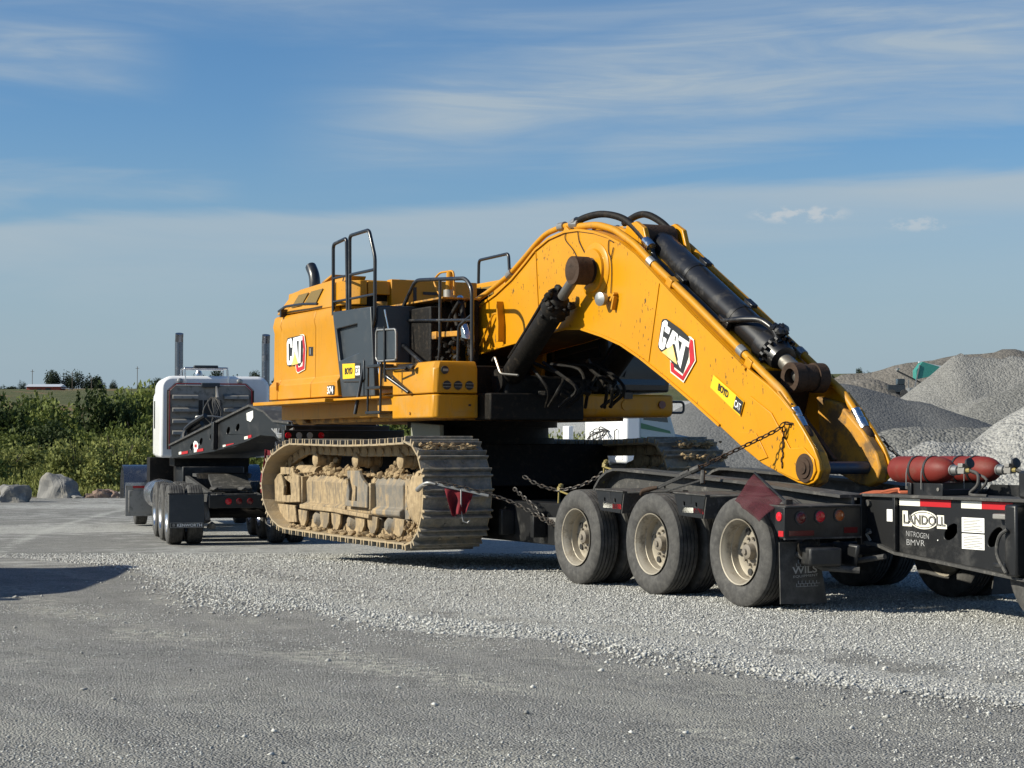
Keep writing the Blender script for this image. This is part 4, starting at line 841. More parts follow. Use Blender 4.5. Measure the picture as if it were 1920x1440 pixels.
# battery box at the front corner
bx=E_().prz([(-7.47,.20),(-6.24,.20),(-6.19,.15),(-6.19,-.40),(-7.47,-.40)],1.815,2.105).build('storage_box','yellow',EX,bevel=.02)
E_().add([(u,v,z) for z,k in((2.118,0),(2.42,0),(2.515,.06)) for u,v in((-7.47+k,.195-k),(-6.235-k,.195-k),(-6.19-k,.15-k),(-6.19-k,-.39),(-7.47+k,-.39))],
  [(4,3,2,1,0),(10,11,12,13,14)]+[(a*5+i,a*5+(i+1)%5,a*5+5+(i+1)%5,a*5+5+i) for a in(0,1) for i in range(5)]).build('storage_box_lid','yellow',bx,bevel=.015)
for v in(.03,-.12,-.275):
    E_().cyl((-6.195,v,2.215),(-6.178,v,2.215),.055,24).build('vent','dk',bx); 
    for dz in(-.02,.02): E_().box(-6.182,-6.172,v-.052,v+.052,2.215+dz-.003,2.215+dz+.003).build('vent_bar','steel',bx)
E_().cyl((-6.195,.06,2.40),(-6.175,.06,2.40),.05,24).build('vent','dk',bx); E_().box(-6.18,-6.168,.02,.09,2.385,2.415).build('vent_bar','steel',bx)
E_().box(-6.195,-6.182,-.36,-.03,1.89,2.055).build('hatch','yellow',bx,bevel=.004); E_().box(-6.182,-6.172,-.29,-.26,1.96,1.985).build('latch','dk',bx)
E_().cyl((-6.9,.205,1.88),(-6.9,.215,1.88),.018,8).build('plug','yellow_dirty',bx)
# front guard rail above the box
rail('front_guard_rail',[(-7.40,-.2,2.53),(-8.90,-.40,3.00),(-8.08,-.40,3.67),(-6.55,-.40,3.57),(-6.37,-.40,3.42),(-6.37,-.40,2.50)],.026,fil=.14)
rail('crossbar',[(-8.70,-.4,3.17),(-6.37,-.40,3.035)],.02); rail('guard_post',[(-7.31,-.4,3.62),(-7.31,-.40,2.70),(-7.36,-.4,2.52)],.022)
rail('guard_post',[(-6.37,-.4,3.10),(-6.75,-.40,2.98),(-6.78,-.4,2.52)],.022)
# mirror on its arm
mr=rail('mirror_frame',[(-7.52,.40,2.58),(-7.52,.40,2.95),(-6.89,.40,2.93),(-6.885,.40,2.56)],.014,'steel',fil=.06)
E_().tube([(-6.885,.40,2.60),(-6.9,.4,2.545),(-7.47,.40,2.55),(-7.52,.40,2.60)],.014,8,fil=.04).build('mirror_frame','steel',EX,smooth=50)
E_().box(-7.50,-6.905,.385,.395,2.565,2.935).build('mirror','panelblack',EX,bevel=.003)
rail('mirror_arm',[(-7.23,.41,2.98),(-7.22,.41,2.50),(-7.22,.40,2.28)],.018); rail('mirror_arm',[(-7.60,.25,2.44),(-7.22,.40,2.36),(-6.86,.24,2.14)],.024); rail('mirror_arm',[(-7.22,.4,2.44),(-6.80,.30,2.44)],.012)
E_().blob((-6.84,.26,2.44),(.05,.05,.045),3).blob((-6.74,.26,2.45),(.06,.05,.05),4).build('work_lamp','black',EX,smooth=40)
# hydraulics in the well between tank and boom
E_().box(-9.4,-7.65,-1.9,-.42,2.12,3.30).box(-7.66,-6.55,-.98,-.5,2.12,2.48).build('pump_housing','grease',EX,bevel=.02)
E_().box(-9.38,-7.35,-1.0,-.45,3.375,3.40).build('well_cover','yellow_dirty',EX,bevel=.004)
E_().box(-7.66,-7.40,-1.0,-.94,2.55,3.37).build('well_wall','grease',EX)
E_().bar((-7.62,-.5,2.92),(-6.9,-.5,2.90),.07,.07).box(-7.66,-7.52,-.54,-.44,2.86,2.96).build('manifold_pipe','yellow_dirty',EX,bevel=.01)
E_().prv([(-6.88,3.02),(-6.83,3.02),(-6.70,2.82),(-6.84,2.84)],-.56,-.48).build('pipe_clamp','chrome',EX,bevel=.005)
mb=E_(); q=random.Random(11)
for i in range(26): mb.blob((q.uniform(-7.6,-6.5),-.5+q.uniform(-.06,.06),q.uniform(2.56,2.80)),q.uniform(.02,.06),i)
mb.build('valve_fittings','grease',EX,smooth=40)['kind']='stuff'
E_().cyl((-7.46,-.6,3.40),(-7.46,-.6,3.50),.075,14).build('breather_cap','alud',EX,smooth=30); E_().cyl((-7.46,-.6,3.50),(-7.42,-.6,3.74),.05,12).build('filter_canister','yellow',EX,smooth=40)
rail('canister_bail',[(-7.30,-.6,3.42),(-7.32,-.6,3.74),(-7.75,-.6,3.75),(-7.95,-.6,3.66),(-7.78,-.6,3.48),(-7.70,-.6,3.42)],.014,'yellow',fil=.08)
for i,u in enumerate((-8.08,-7.84,-7.62,-7.40)):
    E_().tube([(u-.18,-.80,3.20),(u-.20,-.80,3.33),(u-.10,-.78,3.40),(u+.03,-.74,3.32),(u+.20,-.70,3.05),(u+.33,-.75,2.78)],.036,10,smooth=5).build('hydraulic_hose','grease',EX,smooth=50)
    E_().cyl((u-.10,-.775,3.40),(u-.01,-.75,3.36),.046,10).build('hose_fitting','chrome',EX,smooth=30); E_().cyl((u-.195,-.80,3.18),(u-.20,-.80,3.28),.03,8).build('hose_fitting','chrome',EX,smooth=30)
rail('hydraulic_hose',[(-7.15,-.6,3.32),(-7.3,-.55,3.15),(-7.5,-.6,2.98)],.03,'grease')
# boom foot brackets
for v0,v1 in((-.99,-.93),(-2.07,-2.01)): E_().prv([(-8.9,2.10),(-7.75,2.10),(-7.58,2.35),(-7.50,2.62),(-7.52,2.90),(-7.80,3.00),(-8.8,2.9)],v0,v1).build('boom_foot_bracket','yellow',EX,bevel=.01)
E_().prv([(-7.75,2.15),(-7.60,2.40),(-7.58,2.70),(-7.72,2.92),(-7.86,2.90),(-7.80,2.6)],-.80,-.72).build('boom_foot_bracket','yellow',EX,bevel=.02)
E_().box(-6.35,-5.90,-1.73,-.42,1.79,2.12).build('frame_nose','grease',EX,bevel=.02)
# ---- cab on the far side -----------------------------------------
E_().prv([(-7.9,1.84),(-6.06,1.84),(-6.0,1.90),(-6.0,2.13),(-7.9,2.13)],-3.12,-1.72).build('cab_deck','yellow',EX,bevel=.04)
cb=E_().prv([(-7.85,2.14),(-6.0,2.16),(-5.95,2.5),(-6.18,3.42),(-6.45,3.50),(-7.85,3.50)],-3.05,-2.12).build('cab','black',EX,bevel=.03)
E_().add([(-5.965,-2.2,2.25),(-5.965,-2.97,2.25),(-6.13,-2.97,3.35),(-6.13,-2.2,3.35),(-5.99,-2.2,2.25),(-5.99,-2.97,2.25),(-6.16,-2.97,3.35),(-6.16,-2.2,3.35)],[(0,1,2,3),(7,6,5,4),(0,4,5,1),(1,5,6,2),(2,6,7,3),(3,7,4,0)]).build('windscreen','glass',cb)
E_().prv([(-7.7,2.6),(-6.15,2.6),(-6.32,3.38),(-7.7,3.38)],-2.12,-2.105).build('side_window','glass',cb)
E_().box(-6.6,-6.2,-2.9,-2.5,2.2,3.0).build('seat','dk',cb,bevel=.03)
rail('wiper',[(-5.955,-2.35,2.35),(-6.06,-2.6,2.95)],.010,'dk',cb)
rail('tow_hoop',[(-6.02,-3.10,2.04),(-6.02,-3.28,2.04),(-6.02,-3.28,1.90),(-6.02,-3.1,1.90)],.016,fil=.05)
E_().cyl((-6.0,-2.93,2.0),(-5.975,-2.93,2.0),.05,18).build('deck_lamp','redlensd',EX); E_().prv([(-6.02,2.17),(-5.96,2.15),(-5.97,2.07),(-6.02,2.08)],-2.48,-2.36).build('cab_latch','black',EX)
E_().cyl((-6.02,-2.4,1.99),(-5.985,-2.4,1.99),.07,16).build('deck_boss','yellow',EX,smooth=30)
# ---- boom ---------------------------------------------------------
BO=[(-8.3,2.55),(-8.42,2.75),(-8.35,2.98),(-7.718,3.245),(-7.384,3.342),(-6.997,3.439),(-6.548,3.595),(-6.184,3.766),(-5.9,3.91),(-5.555,4.01),(-5.152,4.055),(-4.826,4.043),(-4.447,3.978),(-4.14,3.896),(-3.841,3.785),(-3.492,3.608),(-3.154,3.388),(-2.773,3.135),(-2.353,2.866),(-1.85,2.557),(-1.371,2.262)]
TIP=[(-1.003,2.078),(-.806,1.958),(-.605,1.807),(-.434,1.64),(-.266,1.46),(-.185,1.33),(-.165,1.24),(-.20,1.165),(-.27,1.12),(-.36,1.10),(-.507,1.115),(-.742,1.183),(-1.1,1.294),(-1.424,1.442)]
BB=[(-1.857,1.673),(-2.359,1.932),(-2.886,2.192),(-3.44,2.447),(-3.845,2.61),(-4.266,2.729),(-4.765,2.84),(-5.22,2.865),(-5.693,2.831),(-6.185,2.778),(-6.845,2.729),(-7.62,2.654)]
near_v,far_v=-1.05,-1.93
full=BO+TIP+BB
bm_=E_().prv(full,near_v-.04,near_v).build('boom','boom',EX,bevel=.008)
E_().prv(full,far_v,far_v+.04).build('boom_side_plate','boom',bm_,bevel=.008)
def strip(path,th,v0,v1,inner):
    """a bent plate following a (u,z) path"""
    P=[Vector((a,b)) for a,b in path]; Q=[]
    for i in range(len(P)):
        d=(P[min(i+1,len(P)-1)]-P[max(i-1,0)]).normalized(); n=Vector((-d.y,d.x))*inner; Q.append(P[i]+n*th)
    poly=[tuple(p) for p in P]+[tuple(p) for p in Q[::-1]]
    vs=[];fs=[];n=len(P)
    for i in range(n):
        for p,v in((P[i],v0),(P[i],v1),(Q[i],v1),(Q[i],v0)): vs.append((p.x,v,p.y))
    for i in range(n-1):
        for j in range(4): fs.append((4*i+j,4*i+(j+1)%4,4*i+4+(j+1)%4,4*i+4+j))
    fs+=[(0,1,2,3),(4*n-1,4*n-2,4*n-3,4*n-4)]; return vs,fs
inset=.015
MB(EO).add(*strip([(a,b-.0) for a,b in BO[2:]],.03,far_v+.041,near_v-.041,-1)).build('boom_top_plate','boom',bm_,smooth=30)
MB(EO).add(*strip(BB,.03,far_v+.041,near_v-.041,-1)).build('boom_bottom_plate','undershade',bm_,smooth=30)
E_().bar((-1.38,-1.49,2.24),(-1.62,-1.49,1.60),.78,.03).build('boom_end_plate','rusty',bm_)
# welded flange lips and doubler plates
MB(EO).add(*strip([(a,b) for a,b in BO[3:]],.028,near_v,near_v+.022,-1)).build('flange_lip','boom',bm_,smooth=30)
MB(EO).add(*strip(BB,.028,near_v,near_v+.022,-1)).build('flange_lip','boom',bm_,smooth=30)
E_().prv([(-1.30,1.98),(-.93,1.80),(-.62,1.45),(-.40,1.46),(-.24,1.35),(-.205,1.235),(-.27,1.15),(-.36,1.13),(-.52,1.145),(-.80,1.22),(-.95,1.30)],near_v,near_v+.018).build('doubler_plate','boom',bm_,bevel=.006)
E_().prv([(-1.55,1.62),(-1.20,1.60),(-1.0,1.36),(-1.15,1.325),(-1.42,1.46)],near_v,near_v+.012).build('doubler_plate','boom',bm_,bevel=.004)
for a,b in(((-3.02,3.27),(-3.25,2.40)),((-5.9,3.88),(-5.8,2.86))): E_().bar((a[0],near_v+.003,a[1]),(b[0],near_v+.003,b[1]),.008,.014).build('weld_seam','boom',bm_)
E_().lathe((-4.436,near_v-.01,3.51),(0,1,0),[(0,.33),(.02,.33),(.035,.30),(.04,.26),(.07,.25),(.075,0)],32).build('pin_boss','boom',bm_,smooth=30)
E_().lathe((-4.436,near_v+.0,3.51),(0,1,0),[(0,.15),(.07,.15),(.08,.125),(.14,.125),(.15,.14),(.32,.14),(.335,.12),(.34,.08),(.35,.05),(.355,0)],24).build('boom_cylinder_pin','rusty',bm_,smooth=40)
E_().lathe((-4.436,far_v,3.51),(0,-1,0),[(0,.17),(.43,.17),(.45,.1),(.46,0)],24).build('boom_cylinder_pin','rusty',bm_,smooth=40)
# tip bosses and the cross pin
TP=(-.385,1.262)
for v,s in((near_v,1),(far_v,-1)): 
    E_().lathe((TP[0],v,TP[1]),(0,s,0),[(0,.14),(.02,.14),(.022,.105),(.035,.10),(.037,.06),(.05,.055),(.052,0)],32).build('tip_boss','yellow_dirty' if s<0 else 'rusty',bm_,smooth=30)
for v0,v1 in((-1.20,-1.09),(-1.89,-1.78)):
    E_().prv([(-1.2,1.98),(-.82,1.90),(-.45,1.62),(-.24,1.40),(-.175,1.25),(-.23,1.12),(-.36,1.075),(-.55,1.10),(-1.1,1.28)],v0,v1).build('tip_rib','yellow_dirty',bm_,bevel=.02)
E_().cyl((TP[0],-1.93,TP[1]),(TP[0],-1.05,TP[1]),.062,24).build('cross_pin','pinblue',bm_,smooth=30)
E_().obox((-.78,-1.49,1.55),(.7,.06,.05),(0,R(40),0)).obox((-1.0,-1.3,1.72),(.5,.05,.2),(0,R(40),.2)).build('inner_brace','rusty',bm_,bevel=.01)
for v in(-1.10,-1.88):
    E_().obox((-.72,v,1.90),(.34,.10,.02),(0,R(40),0)).build('pipe_bracket','yellow',bm_,bevel=.005)
    mb=E_()
    for k in range(4): mb.cyl((-.82+k*.07,v,1.99-k*.058),(-.81+k*.07,v,2.005-k*.058),.012,6)
    mb.build('bolt_row','dk',bm_)
# grab handle fin
E_().prv([(-6.79,3.32),(-6.74,3.05),(-6.74,2.80),(-6.80,2.80)],near_v,near_v+.10).build('fin','boom',bm_,bevel=.004)
E_().tube([(-6.80,near_v+.05,3.17),(-6.98,near_v+.05,3.17),(-7.36,near_v+.05,2.78)],.014,6,fil=.04).build('grab_handle','yellow',bm_,smooth=40)
# wiring on the side plate, work lamp
for p in([(-5.108,4.05),(-5.14,3.98),(-5.108,3.92),(-4.938,3.80),(-4.797,3.64)],[(-4.834,4.04),(-4.80,3.90),(-4.70,3.78),(-4.555,3.63)],[(-4.0,3.80),(-4.10,3.83),(-4.111,3.70),(-4.06,3.62),(-4.04,3.45),(-4.06,3.22)],[(-4.0,3.74),(-4.06,3.6)]):
    E_().tube([(a,near_v+.012,b) for a,b in p],.006,5,smooth=4).build('cable','rusty',bm_)
E_().lathe((-4.15,near_v+.0,3.16),(.25,1,-.05),[(0,.03),(.06,.03),(.065,.075),(.13,.08),(.14,.05),(.145,0)],16).build('work_lamp','steel',bm_,smooth=30)
E_().obox((-3.96,near_v+.03,3.17),(.12,.06,.03),(0,R(-45),0)).obox((-3.95,near_v+.03,3.10),(.03,.06,.16),(0,R(20),0)).build('lamp_bracket','yellow',bm_,bevel=.004)
# ---- boom cylinders ----------------------------------------------
def ram(v,nm,lab=None):
    a=Vector((-4.40,v,3.50)); b=Vector((-6.20,v,2.28)); d=(b-a).normalized()
    c=E_(); c.lathe(b,-d,[(.0,.10),(.12,.13),(.14,.142),(1.40,.142),(1.41,.165),(1.54,.165),(1.56,.14),(1.64,.11),(1.65,.07)],24); c=c.build(nm,'grease',EX,smooth=35)
    E_().cyl((b.x,v-.16,b.z),(b.x,v+.16,b.z),.15,20).build('base_eye','grease',c,smooth=35)
    E_().cyl(a+d*.05,b-d*1.68,.062,16).build('rod','rod',c,smooth=35)
    E_().cyl((a.x,v-.10,a.z),(a.x,v+.10,a.z),.165,20).build('rod_eye','rusty',c,smooth=35)
    mb=E_(); q=random.Random(3)
    up=d.cross(Vector((0,1,0)))
    for i in range(34):
        t=q.uniform(1.36,1.66); an=q.uniform(0,6.28); mb.blob(b-d*t+(up*math.cos(an)+Vector((0,1,0))*math.sin(an))*.148,q.uniform(.02,.05),i,2)
    mb.build('gland_bolts','grease',c,smooth=40)['kind']='stuff'
    E_().tube([b-d*.25+up*-.17+Vector((0,.05,0)),b-d*.9+up*-.18+Vector((0,.05,0)),b-d*1.45+up*-.2+Vector((0,.05,0))],.02,8).build('feed_pipe','grease',c,smooth=40)
    E_().tube([(b.x-.05,v+.2,b.z+.25),(b.x+.02,v+.2,b.z+.30),(b.x+.18,v+.2,b.z+.08),(b.x+.55,v+.15,b.z+.05)],.014,6,fil=.05).build('grease_line','rod',c,smooth=40)
ram(-.82,'boom_cylinder'); ram(-2.16,'boom_cylinder')
# ---- stick cylinder on top of the boom ---------------------------
a=Vector((-3.80,-1.48,3.84)); b=Vector((-1.02,-1.48,2.16)); d=(b-a).normalized(); up=Vector((-d.z,0,d.x))
if up.z<0: up=-up
L=(b-a).length
sc=E_(); sc.lathe(a,d,[(.0,.12),(.18,.145),(.22,.158),(2.55,.158),(2.56,.198),(2.72,.198),(2.74,.17),(2.88,.145),(2.90,.085)],32); sc=sc.build('stick_cylinder','cylblack',EX,smooth=35)
E_().cyl((a.x,-1.68,a.z),(a.x,-1.28,a.z),.165,24).build('base_eye','rusty',sc,smooth=35)
for v in(-1.76,-1.24): E_().prv([(-4.1,3.80),(-4.0,4.00),(-3.80,4.03),(-3.62,3.94),(-3.45,3.50)],v-.03,v+.03).build('cylinder_bracket','boom',bm_,bevel=.01)
E_().cyl(a+d*2.9,b,.085,18).build('rod','rod',sc,smooth=35)
for v in(-1.655,-1.375): E_().lathe((b.x,v-.07,b.z),(0,1,0),[(0,.09),(0,.152),(.12,.152),(.12,.09)],28,closed=True).build('rod_eye','rusty',sc,smooth=40)
E_().cyl((b.x,-1.6,b.z),(b.x,-1.46,b.z),.135,20).build('rod_eye','rusty',sc,smooth=40)
for t in(.95,1.95):
    E_().lathe(a+d*t,d,[(0,.163),(.05,.163)],32).build('cylinder_band','cylblack',sc,smooth=30); c=a+d*t+up*.2+Vector((0,-.05,0)); E_().bar(c-d*.03,c+d*.13,.08,.04).build('band_lug','cylblack',sc,bevel=.005)
    c=a+d*t-up*.05+Vector((0,.2,0)); E_().bar(c-d*.05,c+d*.15,.06,.12).build('band_lug','cylblack',sc,bevel=.005)
so_=Vector((0,.21,0))-up*.06
E_().tube([a+so_+d*.25+up*.1,a+so_+d*.4,a+so_+d*1.75,a+so_+d*1.95,a+so_*.9+d*2.2+up*.16,a+so_*.5+d*2.45+up*.27,a+so_*.3+d*2.66+up*.25,a+so_*.2+d*2.78+up*.16],.034,10,fil=.09).build('feed_pipe','cylblack',sc,smooth=50)
E_().tube([a+so_+d*.1-up*.10,a+so_+d*1.3-up*.10],.03,10).build('feed_pipe','cylblack',sc,smooth=50)
mb=E_(); q=random.Random(8); side=d.cross(up)
for i in range(16): an=i/16*6.283; p=a+d*2.735+(up*math.cos(an)+side*math.sin(an))*.19; mb.cyl(p,p+d*.05,.022,6)
for i in range(14): mb.blob(a+d*(2.62+q.uniform(0,.12))+up*.25+side*q.uniform(-.08,.08),q.uniform(.03,.06),i)
mb.build('gland_bolts','cylblack',sc,smooth=30)['kind']='stuff'
# ---- tubes and hoses on the boom ---------------------------------
def pipe(nm,p,v,r,m,par=bm_,sm=0,fil=.12): return E_().tube([(x,v if not isinstance(v,(list,tuple)) else v[i],z) for i,(x,z) in enumerate(p)],r,10,fil=fil,smooth=sm).build(nm,m,par,smooth=50)
t1=[(-7.9,3.36),(-7.3,3.50),(-6.75,3.66),(-6.36,3.83),(-6.02,3.99),(-5.75,4.09),(-5.345,4.13),(-4.95,4.12)]
pipe('boom_pipe',t1,-1.12,.035,'yellow'); pipe('boom_pipe',t1,-1.86,.035,'yellow')
t2=[(-5.0,4.09),(-4.5,4.06),(-4.1,3.96),(-3.66,3.75),(-3.2,3.45),(-2.46,3.01),(-1.66,2.51),(-1.10,2.16),(-.85,2.01),(-.727,1.89),(-.64,1.80)]
pipe('boom_pipe',t2,-1.12,.042,'yellow'); pipe('boom_pipe',t2,-1.86,.042,'yellow')
pipe('boom_pipe',[(-4.9,4.07),(-4.4,4.02),(-3.95,3.90),(-3.6,3.76)],-1.30,.03,'yellow')
for (x,z),dx in(((-6.72,3.67),(.09,.035)),((-5.35,4.13),(.1,0)),((-5.0,4.12),(.1,-.01)),((-3.30,3.51),(.07,-.045)),((-1.55,2.44),(.07,-.045))):
    for v in(-1.12,-1.86): E_().cyl((x-dx[0]/2*1.3,v,z-dx[1]/2*1.3),(x+dx[0]/2*1.3,v,z+dx[1]/2*1.3),.055,12).build('pipe_clamp','steel',bm_,smooth=30)
for x,z in((-5.2,4.07),(-2.9,3.27),(-1.4,2.33)): E_().obox((x+.02,-1.12,z-.02),(.12,.10,.10),(0,R(32),0)).build('pipe_clamp','yellow',bm_,bevel=.008)
for v in(-1.12,-1.86):
    d2=Vector((.62,0,-.78)).normalized(); p=Vector((-.66,v,1.83))
    c_=E_().lathe(p,d2,[(0,.052),(.11,.052),(.112,.045),(.125,.045),(.127,.055),(.24,.055)],18).build('coupling','chrome',bm_,smooth=30)
    E_().lathe(p+d2*.24,d2,[(0,.05),(.03,.062),(.10,.065),(.13,.05),(.135,0)],14).build('dust_plug','rusty',bm_,smooth=30)
    mb=E_(); q=random.Random(4)
    for i in range(16): mb.blob(p+d2*q.uniform(.0,.35)+Vector((-.07,q.uniform(-.03,.03),-.05)),q.uniform(.015,.03),i)
    mb.build('chain_clutter','rusty',bm_)
pipe('hydraulic_hose',[(-5.10,4.13),(-4.834,4.18),(-4.519,4.19),(-4.212,4.13),(-3.973,4.03),(-3.738,3.88),(-3.58,3.76)],[-1.12,-1.14,-1.18,-1.22,-1.24,-1.24,-1.24],.042,'grease',sm=5)
pipe('hydraulic_hose',[(-4.95,4.16),(-4.643,4.22),(-4.401,4.20),(-4.105,4.08),(-3.874,3.93),(-3.65,3.72)],[-1.75]*6,.042,'grease',sm=5)
E_().cyl((-3.62,-1.24,3.79),(-3.50,-1.24,3.70),.06,12).build('hose_fitting','chrome',bm_,smooth=30); E_().cyl((-5.12,-1.12,4.125),(-4.98,-1.12,4.155),.055,12).build('hose_fitting','steel',bm_,smooth=30)
E_().cyl((-3.6,-1.30,3.66),(-3.35,-1.30,3.48),.018,8).build('grease_line','chrome',bm_,smooth=30)
# clutter under the boom foot: hoses over the swivel
mb=E_(); q=random.Random(21)
for i in range(9):
    v=q.uniform(-1.9,-.9); x=-5.6+q.uniform(-.3,.3); mb.tube([(x-.4,v,2.5),(x,v+q.uniform(-.2,.2),2.35+q.uniform(-.1,.1)),(x+.25,v+q.uniform(-.2,.2),2.15),(x,v,1.95)],.022,7,smooth=4)
mb.build('swivel_hoses','grease',EX,smooth=50)
mb=E_()
for i in range(7): mb.obox((-5.75+q.uniform(-.3,.3),q.uniform(-1.9,-1.1),2.15+q.uniform(-.12,.12)),(.12,.1,.06),(q.random(),q.random(),q.random()))
mb.build('hose_fittings','grease',EX,bevel=.01)['kind']='stuff'
E_().box(-6.35,-6.05,-1.95,-.70,1.95,2.35).build('cylinder_foot','grease',EX,bevel=.05)
# ---- stickers and badges -----------------------------------------
b1=near_v+.012
decal(EO,[[(-2.42,2.64),(-2.38,2.632),(-2.322,2.598),(-2.288,2.372),(-2.526,2.150),(-2.785,2.268),(-2.79,2.40),(-2.6,2.5)]],b1+.004,'cream',bm_,'logo')
decal(EO,[[(-2.955,2.833),(-2.93,2.852),(-2.86,2.852),(-2.60,2.735),(-2.40,2.62),(-2.42,2.42),(-2.53,2.24),(-2.70,2.32),(-2.78,2.40),(-2.99,2.515),(-3.03,2.555),(-3.02,2.602)]],b1+.008,'dk',bm_,'logo')
decal(EO,[[(-2.381,2.610),(-2.335,2.588),(-2.303,2.378),(-2.529,2.168),(-2.768,2.278),(-2.775,2.380),(-2.718,2.355),(-2.703,2.298),(-2.539,2.221),(-2.395,2.357),(-2.405,2.53)]],b1+.009,'logored',bm_,'logo')
decal(EO,[[(-2.767,2.74),(-2.83,2.772),(-2.823,2.809),(-2.85,2.832),(-2.888,2.836),(-2.932,2.815),(-3.007,2.585),(-2.993,2.545),(-2.944,2.518),(-2.895,2.530),(-2.862,2.590),(-2.848,2.632),(-2.908,2.660),(-2.930,2.595),(-2.937,2.577),(-2.948,2.585),(-2.900,2.765),(-2.884,2.772),(-2.878,2.76),(-2.886,2.718),(-2.80,2.68)],
 [(-2.722,2.722),(-2.625,2.672),(-2.583,2.452),(-2.617,2.40),(-2.672,2.565),(-2.717,2.575),(-2.80,2.515),(-2.865,2.552)],
 [(-2.595,2.655),(-2.394,2.570),(-2.412,2.518),(-2.469,2.543),(-2.570,2.300),(-2.628,2.375),(-2.537,2.577),(-2.612,2.612)]],b1+.013,'logowhite',bm_,'logo')
decal(EO,[[(-2.717,2.560),(-2.628,2.345),(-2.939,2.494)]],b1+.017,'logogold',bm_,'logo')
decal(EO,[[(-2.67,2.655),(-2.655,2.648),(-2.665,2.60),(-2.685,2.608)]],b1+.017,'logomesh',bm_,'logo')
decal(EO,[[(-1.952,2.212),(-1.402,1.919),(-1.469,1.775),(-2.015,2.085)]],b1+.004,'ystk',bm_,'sticker')
decal(EO,[[(-1.534,1.985),(-1.408,1.918),(-1.464,1.790),(-1.592,1.858)]],b1+.008,'dk',bm_,'sticker')
yv=Vector((.022,0,.075)); textmesh('BOYD',EO,(-1.868,near_v+.018,2.052),(.182,0,-.092),yv,'dk',bm_,bold=.03)
textmesh('CAT',EO,(-1.560,near_v+.024,1.880),(.105,0,-.055),(.022,0,.070),'logowhite',bm_,bold=.012)
# badge on the engine door: hexagon, letters, triangle
def hx(pts,ox,oz,w,h): return [(ox+x*w,oz+y*h) for x,y in pts]
ox,oz,w_,h_=-11.70,2.555,.79,.53; vv=.075
decal(EO,[hx([(.70,1.02),(.86,1.03),(.93,.99),(1.02,.62),(.97,.05),(.60,-.04),(.52,.02),(.47,.20),(.6,.4)],ox,oz,w_,h_)],vv-.004,'cream',EX,'logo')
decal(EO,[hx([(.02,.92),(.07,.98),(.85,1.01),(.88,.98),(.86,.3),(.7,.15),(.52,.22),(.07,.19),(.03,.26)],ox,oz,w_,h_)],vv,'dk',EX,'logo')
decal(EO,[hx([(.86,1.0),(.91,.97),(1.0,.62),(.95,.07),(.61,-.01),(.55,.03),(.51,.19),(.60,.22),(.64,.12),(.85,.15),(.90,.60),(.84,.90)],ox,oz,w_,h_)],vv+.001,'logored',EX,'logo')
decal(EO,[hx([(.33,.86),(.28,.96),(.10,.94),(.04,.84),(.05,.32),(.09,.22),(.26,.22),(.31,.32),(.31,.46),(.22,.46),(.22,.34),(.14,.34),(.13,.82),(.23,.82),(.24,.70),(.33,.70)],ox,oz,w_,h_),
 hx([(.39,.96),(.55,.97),(.66,.24),(.58,.24),(.47,.62),(.35,.22),(.29,.22)],ox,oz,w_,h_),
 hx([(.55,.97),(.86,.99),(.86,.86),(.775,.86),(.765,.24),(.665,.24),(.68,.86),(.57,.86)],ox,oz,w_,h_)],vv+.005,'logowhite',EX,'logo')
decal(EO,[hx([(.47,.55),(.66,.22),(.31,.20)],ox,oz,w_,h_)],vv+.009,'logogold',EX,'logo')
decal(EO,[[(-9.89,2.315),(-9.66,2.315),(-9.62,2.30),(-9.63,2.195),(-9.66,2.18),(-9.88,2.19)]],.132,'dk',EX,'sticker')
textmesh('374',EO,(-9.885,.134,2.197),(.225,0,0),(.0,0,.105),'logowhite',EX,bold=.03)
E_().box(-11.92,-11.9,.12,.16,2.3,2.42).build('hinge','yellow_dirty',EX)
# ================================================================== WHEELS
def tyremesh(Rr=.505,w=.27,rin=.30,n=44,grooves=4):
    g=[]; sh=.03; tw=w-2*sh; step=tw/(grooves*2+1+grooves); x=sh
    prof=[(.035,rin),(.012,rin+.03),(.0,rin+.07),(.0,Rr-.09),(.008,Rr-.05),(.018,Rr-.018),(sh,Rr-.006)]
    xs_=[sh+tw*k/(grooves+1) for k in range(1,grooves+1)]
    for c in xs_: prof+=[(c-.006,Rr),(c-.005,Rr-.014),(c+.005,Rr-.014),(c+.006,Rr)]
    prof+=[(w-sh,Rr-.006),(w-.018,Rr-.018),(w-.008,Rr-.05),(w,Rr-.09),(w,rin+.07),(w-.012,rin+.03),(w-.035,rin)]
    mb=MB(plain=True); mb.lathe((0,0,0),(0,1,0),prof,n,closed=True); return mb.mesh('tyre',M['rubber'],30)
def rimmesh(dish=.17,r=.305):
    mb=MB(plain=True); prof=[(.020,r-.004),(.006,r),(.010,r-.012),(.03,r-.022),(.05,r-.038),(dish*.6,r-.045),(dish*.62,r-.052),(dish,r-.06),(dish+.012,.20),(dish-.005,.13),(dish-.01,0)]
    mb.lathe((0,0,0),(0,1,0),prof,40,caps=False)
    mb.lathe((0,.26,0),(0,-1,0),[(.006,r),(.03,r-.02),(.05,r-.04),(.06,.1),(.061,0)],24,caps=False)
    return mb.mesh('rim',M['rim'],32)
def hubmesh(dish=.17,m='hub'):
    mb=MB(plain=True); mb.lathe((0,dish+.01,0),(0,-1,0),[(0,.105),(.02,.105),(.025,.075),(.085,.068),(.095,.05),(.098,.028),(.115,.026),(.118,0)],20)
    for k in range(10): a=k/10*6.283; mb.cyl((math.cos(a)*.125,dish+.01,math.sin(a)*.125),(math.cos(a)*.125,dish-.035,math.sin(a)*.125),.014,6)
    return mb.mesh('hub',M[m],30)
